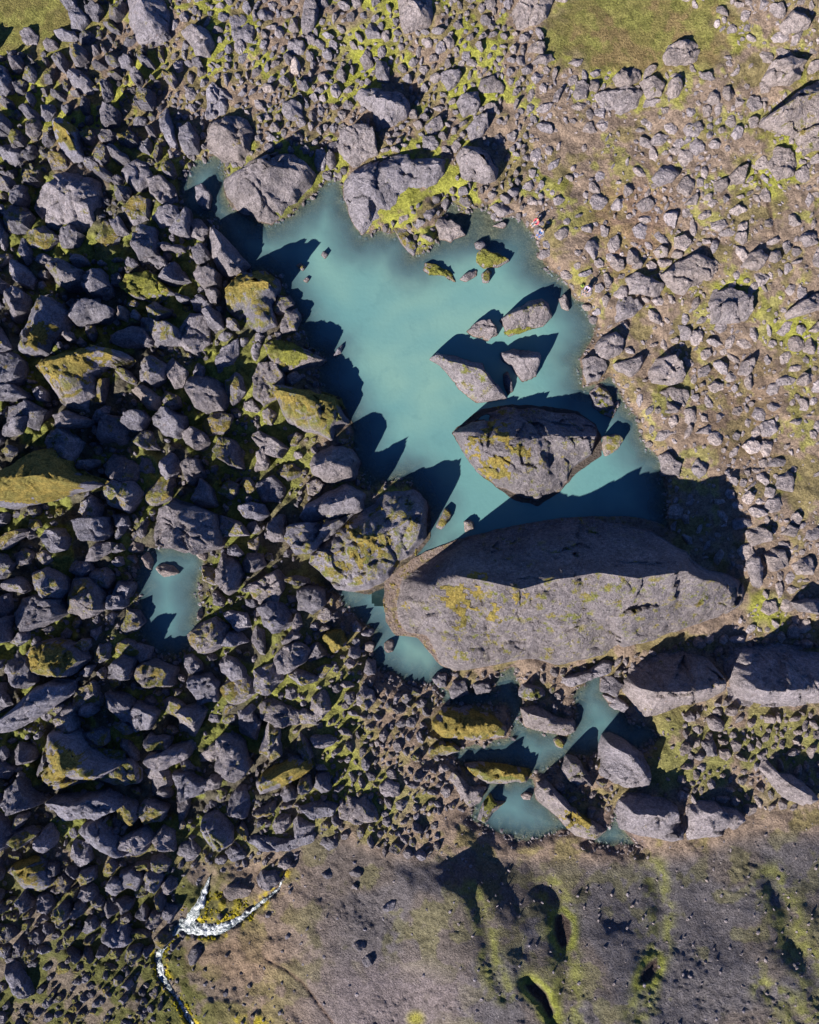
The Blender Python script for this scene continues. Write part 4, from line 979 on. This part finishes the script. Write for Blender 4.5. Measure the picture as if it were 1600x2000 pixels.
# drop the parked duplicate
# ------------------------------------------------------------------ fill the rockfall and slopes with further stones
OCC = np.zeros((1160, 960), bool)      # 2 px raster over -160..1760 x -160..2160
def occ_poly(P, grow=0.):
    lo = ((P.min(0) + 160) / 2 - 2).astype(int); hi = ((P.max(0) + 160) / 2 + 3).astype(int)
    lo = np.maximum(lo, 0)
    x, y = np.meshgrid(np.arange(lo[0], min(hi[0], 960)) * 2. - 160, np.arange(lo[1], min(hi[1], 1160)) * 2. - 160)
    if x.size: OCC[lo[1]:lo[1] + x.shape[0], lo[0]:lo[0] + x.shape[1]] |= inside(x, y, P)
for r in ROCKS: occ_poly(r["P"])
_oy, _ox = np.meshgrid(np.arange(1160) * 2. - 160, np.arange(960) * 2. - 160, indexing='ij')
WET = look(GSD, _ox, _oy) > 2
NEAR = look(GSD, _ox, _oy) > -11
STR = look(GSK, _ox, _oy) > .3

ZN1 = fbm(_gu / 55, _gv / 55, 41, 4); ZN2 = fbm(_gu / 110, _gv / 110, 43, 3)
def zone(u, v):
    """how stony: returns density, smallest and largest radius (px), height factor, tone, moss"""
    gi = int((u + 160) / 4); gj = int((v + 160) / 4)
    leftf = min(1, max(0, (690 - u) / 140)) * min(1, max(0, (v - 360) / 120)) * min(1, max(0, (1690 - v) / 60))
    m = GM[gj, gi]; ri = GR[gj, gi]
    if v > 1585 and u > 860: return .05, 1.6, 4.5, .5, 1.15, 0
    if m > .45: return .0, 3, 8, .5, 1.1, .2
    if ri > .30: return .06 * (1.2 - ri), 1.6, 4.5, .5, 1.15, 0
    if leftf > .4:
        d = .25 + 1.6 * (ZN2[gj, gi] - .33)
        return min(max(d, .05), .9), 2.6, 44, 1.0 if prng.random() < .5 else .6, 1.0, .4
    if u < 340 and v < 1860: return .8, 4, 24, 1.1, .8, .5
    if u < 330: return .25, 4, 16, .8, .8, .6
    if u < 620 and v > 1690: return .05, 2, 6, .6, .8, .1
    if v > 1330 and u > 1330: return .65, 4, 15, .7, 1.0, .2
    if v > 1330 and u > 1230: return .08, 3, 7, .5, 1.0, .3
    if u > 1030 and v < 1250:
        d = min(.95, (ZN1[gj, gi] - .44) * 6 + .08)
        return max(d, .05), 2.6, 20, .40, 1.34, .12
    if v < 330: return .80 if 360 < u < 660 else .55, 4, 14, .75, 1.08, .2
    return .75, 4, 15, .9, .9, .3

NB = {}
def disc(r):
    k = int(round(r / 2)); k = max(k, 0)
    if k not in NB:
        a = np.arange(-k, k + 1); X, Y = np.meshgrid(a, a); NB[k] = (X * X + Y * Y <= k * k + .3)
    return k, NB[k]

STONES = []
prng = random.Random(5)
for lo, hi, tries in ((33, 44, 2500), (24, 33, 5000), (17, 24, 9000), (12, 17, 10000), (8.5, 12, 13000), (6, 8.5, 24000), (4, 6, 50000), (2.6, 4, 50000), (1.5, 2.6, 16000)):
    for _ in range(tries):
        u = prng.uniform(-110, 1710); v = prng.uniform(-110, 2110)
        r = prng.uniform(lo, hi)
        d, rmin, rmax, hf, tone, moss = zone(u, v)
        if not (rmin <= r <= rmax) or prng.random() > d * (.8 if r < 9 and u < 700 and v > 250 else 1): continue
        i = int((v + 160) / 2); j = int((u + 160) / 2)
        if WET[i, j] or STR[i, j] or (r > 7 and NEAR[i, j]): continue
        k, D = disc(r * .92)
        if i - k < 0 or j - k < 0 or i + k + 1 > 1160 or j + k + 1 > 960: continue
        S = OCC[i - k:i + k + 1, j - k:j + k + 1]
        if (S & D).sum() > (.26 if u < 700 and v > 250 else .14) * D.sum(): continue
        S |= D
        STONES.append((u, v, r, hf * prng.uniform(.75, 1.3), tone * prng.uniform(.78, 1.22), moss * prng.uniform(0, 2)))
print("stones", len(STONES), "traced", len(ROCKS))
# the largest of them are boulders of their own, up to about 300 in all
STONES.sort(key=lambda s: -s[2] * (1 if (0 < s[0] < 1600 and 0 < s[1] < 2000) else .01))
need = max(0, 300 - len(ROCKS))
for u, v, r, hf, tone, moss in STONES[:need]:
    n = prng.randint(5, 7); a0 = prng.uniform(0, 6.28); el = prng.uniform(.5, .95); an = prng.uniform(0, 3.14)
    P = []
    for k in range(n):
        a = a0 + (k + prng.uniform(-.3, .3)) * 6.283 / n; q = r * prng.uniform(.92, 1.14)
        x, y = q * math.cos(a), q * el * math.sin(a)
        P.append((u + x * math.cos(an) - y * math.sin(an), v + x * math.sin(an) + y * math.cos(an)))
    ROCKS.append(dict(P=np.array(P), h=hf * r / PPM * 1.5, label=None, m=min(moss, .9), mc=None, t=tone, w=0, ridge=None,
                      st=prng.choice("fbbb") if u < 760 and v > 280 else "d", warm=None, nm='boulder', g=None, traced=False, cap=None))
STONES = STONES[need:]

# ------------------------------------------------------------------ labels for the boulders that carry none yet
LAND = [("tall mossy crest", 80, 640), ("moss-banded boulder", 150, 720), ("gold-moss ledge", 80, 930), ("square-sided dark block", 372, 1030),
        ("small square pond", 335, 1170), ("gold-streaked boulder", 135, 1490), ("log-shaped mossy boulder", 555, 1515), ("two-faced boulder", 200, 1645),
        ("gold-saddled boulder", 55, 1710), ("foaming stream", 340, 1840), ("split slab", 700, 1060), ("gold-capped slab", 610, 805),
        ("ball-shaped grey boulder", 183, 550), ("broad whitish boulder", 135, 395), ("tall golden-moss boulder", 130, 270), ("prow-shaped boulder", 535, 365),
        ("tall pale fin", 450, 500), ("narrow pond", 790, 1280), ("gold-mossed slab", 915, 1415), ("egg-shaped boulder", 1220, 1495),
        ("shaded ledge boulders", 1420, 1330), ("whaleback boulder", 775, 370), ("large rounded-top boulder", 400, 768), ("faceted boulder", 565, 1285),
        ("tabular boulder", 1435, 595), ("upper meadow", 1235, 60), ("corner meadow", 60, 40), ("hollow-sided block", 455, 1480),
        ("long grain-speckled boulder", 60, 1390), ("ring-shaped boulder", 494, 1100), ("brick-shaped block", 335, 1478), ("half-shaded round boulder", 268, 337)]
ORD = ["nearest", "second nearest", "third nearest", "fourth nearest", "fifth nearest", "sixth nearest", "seventh nearest", "eighth nearest", "ninth nearest", "tenth nearest"] + ["%dth nearest" % k for k in range(11, 40)]
bucket = {}
for r in ROCKS:
    if r["label"]: continue
    c = r["P"].mean(0)
    k = min(range(len(LAND)), key=lambda i: math.hypot(LAND[i][1] - c[0], LAND[i][2] - c[1]))
    dx, dy = c[0] - LAND[k][1], c[1] - LAND[k][2]
    side = ("to the right of" if dx > 0 else "to the left of") if abs(dx) > abs(dy) else ("below" if dy > 0 else "above")
    look_ = "mossy " if r["m"] > .5 else ("dark " if r["t"] < .8 else ("pale " if r["t"] > 1.1 else "grey "))
    shape = {"f": "angular", "b": "flat-topped", "d": "rounded"}[r["st"]]
    bucket.setdefault((k, side, look_ + shape), []).append((math.hypot(dx, dy), r))
for (k, side, lk), L in bucket.items():
    L.sort(key=lambda a: a[0])
    for i, (_, r) in enumerate(L):
        r["label"] = f"{lk} boulder {side} the {LAND[k][0]}" + ("" if len(L) == 1 else f", {ORD[i]} of {len(L)} such")

# ------------------------------------------------------------------ build the boulders
GROUPS = {"pond": "rocks standing in and around the ponds", "left": "boulders of the dark rockfall", "slope": "half-buried boulders on the mossy slopes"}
def rtone(c):
    u, v = c
    d = float(sstep(np.array((760 - u) / 300)) * sstep(np.array((v - 280) / 300)))
    return 1.04 - .10 * d
for ri, r in enumerate(ROCKS):
    P = r["P"]; c0 = P.mean(0)
    if r["traced"] and not r["w"] and c0[0] < 700 and 420 < c0[1] < 1640: r["h"] *= 1.3
    inn = np.vstack([P * .6 + c0 * .4, [c0]])
    z_in = gz(inn[:, 0], inn[:, 1]); sdc = float(look(GSD, *c0))
    level = float(look(GLEV, *c0))
    if r["w"]: zb = level - .05; zmap = level
    else:
        zb = max(float(np.mean(z_in)) - .12, level - .1); zmap = zb + .3 * r["h"]
    x, y = world_xy(P[:, 0], P[:, 1], zmap)
    rd = None
    if r["ridge"] is not None:
        a, b = world_xy(r["ridge"][:, 0], r["ridge"][:, 1], zb + r["h"] * .9); rd = np.stack([a, b], 1)
    big = area_px(P)
    res = .13 if big > 900 else .15
    V, Q, T, c, size, nth = rock_geometry(np.stack([x, y], 1), r["h"], 100 + ri * 7, rd, r["st"], res, rh=r.get("rh"), ex=r.get("ex"))
    V[-nth:, 2] = min(-1.0, float(z_in.min()) - zb - .6)
    nm = r["nm"]
    me = np_mesh(nm, V, Q, T, smooth=True)
    warm = r["warm"] if r["warm"] is not None else float(np.clip(.45 + .42 * (c0[0] - 800) / 800 - .15 * (c0[1] - 1000) / 1000 + prng.uniform(-.3, .3), 0, 1))
    tone = r["t"] if r["t"] is not None else rtone(c0) * prng.uniform(.88, 1.12)
    gkey = "pond" if r["w"] else ("left" if c0[0] < 760 and c0[1] > 300 else "slope")
    cat = {"stone": "stone", "rock_slab": "slab", "island_rock": "island"}.get(nm, "boulder")
    o = link(nm, me, M_POND if r["w"] else M_ROCK, label=r["label"], cat=cat, group=GROUPS[gkey], kind="thing")
    o.location = (c[0], c[1], zb)
    o.color = (tone, 0 if r["cap"] and r["cap"][0] == 'none' else r["m"], warm, 1)
    if r["cap"]:
        kind, thr, (cu, cv, au, av) = r["cap"]
        n = len(V) - nth
        X = V[:n, 0] + c[0]; Y = V[:n, 1] + c[1]; Zw = V[:n, 2] + zb
        f = (H - Zw) / H / PPM
        pu, pv = X / f + 800, 1000 - Y / f
        e = np.hypot((pu - cu) / au, (pv - cv) / av)
        nz = .5 * fbm(pu / 22 + ri, pv / 22, 61, 3) + .5 * fbm(pu / 7 + ri, pv / 7, 63, 3)
        w = nz + .28 * (1 - e) - .12
        w = np.where(e < 1.35, w, 0)
        lift = np.clip((w - thr) / .10, -.6, 1)
        sel = w > thr - .05
        fq = sel[np.minimum(Q, n - 1)].all(1) & (Q < n).all(1)
        Qc = Q[fq]
        par = {}
        def find(i):
            while par.setdefault(i, i) != i:
                par[i] = par[par[i]]; i = par[i]
            return i
        for qd in Qc.tolist():
            a_ = find(qd[0])
            for k_ in qd[1:]: par[find(k_)] = a_
        comp = {}
        for qd in Qc.tolist(): comp.setdefault(find(qd[0]), []).append(qd)
        for qs in sorted(comp.values(), key=len, reverse=True)[:14]:
            if len(qs) < 14: continue
            Qk = np.array(qs)
            used = np.unique(Qk); rm = np.full(len(V), -1); rm[used] = np.arange(len(used))
            W = V[used].copy()
            W[:, 2] += .10 * lift[used] + .10 * (fbm(W[:, 0] * 3, W[:, 1] * 3, 62, 2) - .45)
            link("moss_cap", np_mesh("moss_cap", W, rm[Qk], smooth=True), M_GOLD if kind == 'gold' else M_LIME, parent=o)

# ------------------------------------------------------------------ rubble too small to pick apart
def protos(count, n, s, seed0, rough, dome=False):
    out = []
    s = np.array(s)
    for k in range(count):
        rg = np.random.default_rng(seed0 + k)
        m = int(rg.integers(5, 8))
        a = (np.arange(m) + rg.uniform(-.3, .3, m)) * 2 * np.pi / m
        rad = rg.uniform(.86, 1.14, m)
        O = resample(np.stack([np.cos(a) * rad, np.sin(a) * rad * rg.uniform(.42, 1.0)], 1), n)
        U = O / np.linalg.norm(O, axis=1)[:, None]
        N, Rr = polytope(rg, 7, 6, .6, .98, (22, 50)) if dome else polytope(rg, 6, 3, .62, 1.0, (6, 28))
        P2 = np.vstack([[0, 0], (s[:, None, None] * O).reshape(-1, 2)]); Pn = np.vstack([[0, 0], (s[:, None, None] * U).reshape(-1, 2)])
        z = np.clip(poly_z(Pn, N, Rr), .03, 1)
        z = z + (fbm(P2[:, 0] * 2.4 + k * 9, P2[:, 1] * 2.4, k, 3) - .5) * rough
        V = np.vstack([np.column_stack([P2, z]), np.column_stack([O * .95, np.full(n, -.75)])])
        i0 = np.arange(n); i1 = (i0 + 1) % n
        T = [np.stack([np.zeros(n, int), 1 + i0, 1 + i1], 1)]
        for q in range(len(s)):
            A = 1 + q * n; B = A + n
            T += [np.stack([A + i0, B + i0, B + i1], 1), np.stack([A + i0, B + i1, A + i1], 1)]
        out.append((V, np.vstack(T)))
    return out
PROT = protos(36, 9, (.38, .72, .93, 1.0), 900, .15)
DOME = protos(30, 16, (.25, .5, .72, .9, 1.0), 1500, .25, True)
FINE = protos(30, 22, (.16, .32, .48, .64, .8, .93, 1.0), 1200, .30)

def bake(items, name, label, cat, mat, prot=PROT, fine=None, smooth=False):
    Vs = []; Ts = []; Ps = []; base = 0
    for (u, v, r, hf, tone, moss) in items:
        pr = fine if fine and r > 8 else prot
        V, T = pr[prng.randrange(len(pr))]
        z0 = float(gz(u, v)); x, y = world_xy(u, v, z0)
        s = r / PPM; a = prng.uniform(0, 6.283); ca, sa = math.cos(a), math.sin(a)
        tx, ty = prng.uniform(-.22, .22), prng.uniform(-.22, .22)
        W = np.empty_like(V)
        W[:, 0] = (V[:, 0] * ca - V[:, 1] * sa) * s; W[:, 1] = (V[:, 0] * sa + V[:, 1] * ca) * s
        W[:, 2] = V[:, 2] * s * hf * 1.5 + tx * W[:, 0] + ty * W[:, 1] - .05 * s
        W += (x, y, z0)
        Vs.append(W); Ts.append(T + base); base += len(V)
        warm = min(1, max(0, .5 + .45 * (u - 800) / 800 + prng.uniform(-.3, .3)))
        Ps.append(np.tile((tone, min(moss, 1), warm), (len(V), 1)))
    if not Vs: return
    me = np_mesh(name, np.vstack(Vs), None, np.vstack(Ts), smooth=smooth)
    vcol(me, "Param", np.vstack(Ps))
    link(name, me, mat, label=label, cat=cat, kind="stuff")

def where(s):
    u, v = s[0], s[1]
    if look(GR, u, v) > .3: return 2
    if u < 720 and v > 280: return 0
    return 1
parts = {0: [], 1: [], 2: []}
for s in STONES: parts[where(s)].append(s)
for _ in range(170):                       # wet stones breaking up the stream
    t_ = prng.uniform(0, len(STREAM) - 2.5); i_ = int(t_); c_ = STREAM[i_] * (1 - t_ + i_) + STREAM[i_ + 1] * (t_ - i_)
    parts[0].append((c_[0] + prng.gauss(0, STREAM_W[i_] * .9), c_[1] + prng.gauss(0, STREAM_W[i_] * .9), prng.uniform(1.6, 4.5), .9, prng.uniform(.4, .8), .1))
bake(parts[0], "rubble", "dark rubble filling the gaps of the rockfall", "rubble", M_RUB, fine=FINE)
bake(parts[1], "scattered_stones", "pale stones strewn over the mossy upper and right slopes", "stones", M_RUB, prot=DOME + PROT[:18], fine=DOME + FINE)
bake(parts[2], "gravel", "pale pebbles scattered over the gravel slope", "gravel", M_RUB)

# boulders lying just under the milky surface, seen as brownish clouds
for u_, v_, r_, w_ in ((692, 482, 11, "under the whaleback's tip"), (681, 592, 8, "alone in the open pond"), (775, 600, 12, "left of two in mid pond"), (800, 588, 9, "right of two in mid pond"), (770, 525, 7, "below the mossy spit"), (1128, 608, 10, "by the right bank"), (1152, 660, 9, "beside the rounded pale bank boulder"), (898, 566, 14, "below the long low mossed rock"), (942, 574, 12, "below the islet cluster")):
    P_ = np.array([(u_ + r_ * math.cos(a) * prng.uniform(.8, 1.2), v_ + r_ * math.sin(a) * prng.uniform(.8, 1.2)) for a in np.arange(7) * .9])
    x, y = world_xy(P_[:, 0], P_[:, 1], 0)
    V, Q, T, c, size, nth = rock_geometry(np.stack([x, y], 1), 1.0, 5000 + int(u_), None, 'd', .15)
    V[-nth:, 2] = -2.5
    o = link("sunken_stone", np_mesh("sunken_stone", V, Q, T, smooth=True), M_POND, kind="thing", cat="stone", group="stones sunk under the milky water",
             label="blurred brown stone sunk under the milky water, " + w_)
    o.location = (c[0], c[1], -1.12 - prng.uniform(0, .1)); o.color = (.9, 0, 1, 1)

# pebbles along the waterlines
peb = []
for _, key, l, dmax, P in PONDS:
    per = resample(P, int(np.sum(np.hypot(*(np.roll(P, -1, 0) - P).T)) / 1.3))
    for u_, v_ in per:
        if prng.random() < .45: continue
        u2, v2 = u_ + prng.gauss(0, 9), v_ + prng.gauss(0, 9)
        if not (-22 < float(look(GSD, u2, v2)) < 9): continue
        if OCC[int((v2 + 160) / 2), int((u2 + 160) / 2)]: continue
        peb.append((u2, v2, min(7, 1.4 + abs(prng.gauss(0, 2.2))), .55, prng.uniform(.75, 1.45), 0))
bake(peb, "shore_pebbles", "tan pebbles lying along the waterlines of the ponds", "pebbles", M_RUB, prot=DOME)

# yellow moss cushions along the stream
cush = []
for P, w0 in ((STREAM, 1.0), (BRANCH, .9)):
    s = np.concatenate([[0], np.cumsum(np.hypot(*np.diff(P, axis=0).T))])
    W = np.interp(np.arange(len(P)), np.arange(len(STREAM_W)), STREAM_W) if P is STREAM else np.array([24, 20, 14, 9, 5.])
    for _ in range(900 if P is STREAM else 120):
        t = prng.uniform(0, s[-1]); w = np.interp(t, s, W)
        cu, cv = np.interp(t, s, P[:, 0]), np.interp(t, s, P[:, 1])
        du, dv = np.interp(t + 2, s, P[:, 0]) - np.interp(t - 2, s, P[:, 0]), np.interp(t + 2, s, P[:, 1]) - np.interp(t - 2, s, P[:, 1])
        L = math.hypot(du, dv) + 1e-6; o = (w + abs(prng.gauss(1, 3.5))) * prng.choice((-1, 1))
        if vnoise(np.array([t / 30]), np.array([o / 20 + 7]), 77)[0] < .60: continue
        cush.append((cu - dv / L * o, cv + du / L * o, prng.uniform(1.8, 4.2), .5, 1, 1))
for _ in range(90):
    a = prng.uniform(0, 6.28); q = prng.uniform(.7, 1.3)
    cush.append((436 + 42 * q * math.cos(a), 1766 + 20 * q * math.sin(a), prng.uniform(1.6, 3.8), .5, 1, 1))
bake([c for c in cush if c[1] < 2100], "moss_cushions", "bright yellow moss cushions lining the foaming stream", "moss", M_YEL)

# ------------------------------------------------------------------ people resting on the shore stones
def skin(name, pt, edges, mat, parent, sub=1):
    me = bpy.data.meshes.new(name)
    keys = list(pt); ix = {k: i for i, k in enumerate(keys)}
    me.from_pydata([pt[k][0] for k in keys], [(ix[a], ix[b]) for a, b in edges], [])
    o = link(name, me, mat, parent=parent)
    o.modifiers.new("skin", 'SKIN')
    for i, k in enumerate(keys):
        rr = pt[k][1]; me.skin_vertices[0].data[i].radius = (rr, rr) if not isinstance(rr, tuple) else rr
    me.skin_vertices[0].data[0].use_root = True
    o.modifiers.new("smooth", 'SUBSURF').render_levels = sub
    return o
M_SKIN = plain("skin", (.55, .33, .24), .6)
def sitting_person(u, v, dz, rot, coat, trousers, hair, label):
    z = float(gz(u, v)); z = max(z, 0) + dz
    x, y = world_xy(u, v, z)
    root = bpy.data.objects.new("person", None); SC.collection.objects.link(root)
    root.location = (x, y, z); root.rotation_euler = (0, 0, rot)
    root["label"] = label; root["category"] = "person"; root["group"] = "people resting on the shore"; root["kind"] = "thing"
    B = {"pel": ((0, 0, .12), (.15, .12)), "wai": ((0, .0, .32), (.13, .10)), "che": ((0, .05, .52), (.16, .11)), "nec": ((0, .08, .68), .055),
         "hd0": ((0, .10, .76), (.075, .085)), "hd1": ((0, .11, .86), (.085, .10)), "hd2": ((0, .10, .93), (.055, .06)), "nose": ((0, .205, .83), .016)}
    E = [("pel", "wai"), ("wai", "che"), ("che", "nec"), ("nec", "hd0"), ("hd0", "hd1"), ("hd1", "hd2"), ("hd1", "nose")]
    for s, n in ((-1, "l"), (1, "r")):
        B["sh" + n] = ((s * .18, .06, .60), .06); B["el" + n] = ((s * .26, .20, .40), .045); B["wr" + n] = ((s * .17, .40, .34), .03); B["pa" + n] = ((s * .14, .47, .33), (.035, .018))
        E += [("che", "sh" + n), ("sh" + n, "el" + n), ("el" + n, "wr" + n), ("wr" + n, "pa" + n)]
        for k, (dx, L) in enumerate(((-.027, .075), (-.009, .085), (.009, .08), (.027, .065))):
            B[f"f{n}{k}"] = ((s * .14 + dx, .47 + L * .6, .335), .009); B[f"g{n}{k}"] = ((s * .14 + dx, .47 + L, .315), .008)
            E += [("pa" + n, f"f{n}{k}"), (f"f{n}{k}", f"g{n}{k}")]
        B["th" + n] = ((s * .14 - s * .045, .45, .325), .010); B["ti" + n] = ((s * .14 - s * .06, .49, .315), .009); E += [("wr" + n, "th" + n), ("th" + n, "ti" + n)]
        B["hi" + n] = ((s * .10, .04, .10), .085); B["kn" + n] = ((s * .14, .46, .22), .06); B["an" + n] = ((s * .12, .58, -.14), .042); B["to" + n] = ((s * .13, .74, -.18), (.045, .03))
        E += [("pel", "hi" + n), ("hi" + n, "kn" + n), ("kn" + n, "an" + n), ("an" + n, "to" + n)]
    skin("body", B, E, M_SKIN, root)
    J = {k: (B[k][0], tuple(q + .025 for q in (B[k][1] if isinstance(B[k][1], tuple) else (B[k][1],) * 2))) for k in ("pel", "wai", "che", "shl", "shr", "ell", "elr", "wrl", "wrr")}
    skin("jacket", J, [("pel", "wai"), ("wai", "che"), ("che", "shl"), ("che", "shr"), ("shl", "ell"), ("shr", "elr"), ("ell", "wrl"), ("elr", "wrr")], coat, root)
    L = {k: (B[k][0], tuple(q + .018 for q in (B[k][1] if isinstance(B[k][1], tuple) else (B[k][1],) * 2))) for k in ("pel", "hil", "hir", "knl", "knr", "anl", "anr")}
    skin("trousers", L, [("pel", "hil"), ("pel", "hir"), ("hil", "knl"), ("hir", "knr"), ("knl", "anl"), ("knr", "anr")], trousers, root)
    Hh = {"a": ((0, .04, .82), (.06, .05)), "b": ((0, .06, .90), (.085, .075)), "c": ((0, .11, .95), (.075, .055)), "d": ((0, .165, .93), (.05, .02))}
    skin("hair", Hh, [("a", "b"), ("b", "c"), ("c", "d")], hair, root)
    for s in (-1, 1):
        F = {"a": ((s * .12, .56, -.20), (.05, .035)), "b": ((s * .125, .66, -.20), (.052, .035)), "c": ((s * .13, .76, -.205), (.045, .025))}
        skin("shoe", F, [("a", "b"), ("b", "c")], M_SHOE, root)
    return root
M_RED = plain("red_cloth", (.50, .07, .09)); M_GREY = plain("grey_cloth", (.20, .21, .25)); M_LILAC = plain("lilac_cloth", (.34, .29, .42)); M_NAVY = plain("blue_cloth", (.05, .10, .28))
M_BLACK = plain("black_cloth", (.03, .03, .035)); M_SHOE = plain("shoe_leather", (.05, .045, .04), .5); M_DH = plain("dark_hair", (.035, .025, .02)); M_FH = plain("fair_hair", (.42, .30, .15)); M_GREEN = plain("lime_cloth", (.25, .34, .04))
sitting_person(1050, 434, .25, math.radians(120), M_RED, M_GREY, M_FH, "person in a red jacket sitting at the pond's top right shore")
sitting_person(1058, 453, .72, math.radians(140), M_GREY, M_NAVY, M_DH, "person in a grey jacket and blue trousers sitting on the domed stone")
sitting_person(1148, 563, .55, math.radians(150), M_LILAC, M_BLACK, M_DH, "person in a lilac jacket sitting beside the lime-green bag")
bx, by = world_xy(1133, 557, .3); zb = max(float(gz(1133, 557)), .1)
bag = bpy.data.objects.new("backpack", None); SC.collection.objects.link(bag); bag.location = (bx, by, zb + .32); bag.rotation_euler = (math.radians(75), 0, .5)
bag["label"] = "lime-green backpack lying between the shore stones"; bag["category"] = "backpack"; bag["kind"] = "thing"
skin("bag_body", {"a": ((0, 0, .05), (.17, .10)), "b": ((0, 0, .25), (.20, .13)), "c": ((0, 0, .45), (.16, .10))}, [("a", "b"), ("b", "c")], M_GREEN, bag)
skin("pocket", {"a": ((0, -.13, .12), (.12, .04)), "b": ((0, -.14, .26), (.12, .045))}, [("a", "b")], M_BLACK, bag)
for s in (-1, 1):
    skin("strap", {"a": ((s * .09, .10, .42), (.03, .012)), "b": ((s * .11, .17, .28), (.03, .012)), "c": ((s * .10, .11, .08), (.025, .01))}, [("a", "b"), ("b", "c")], M_BLACK, bag)
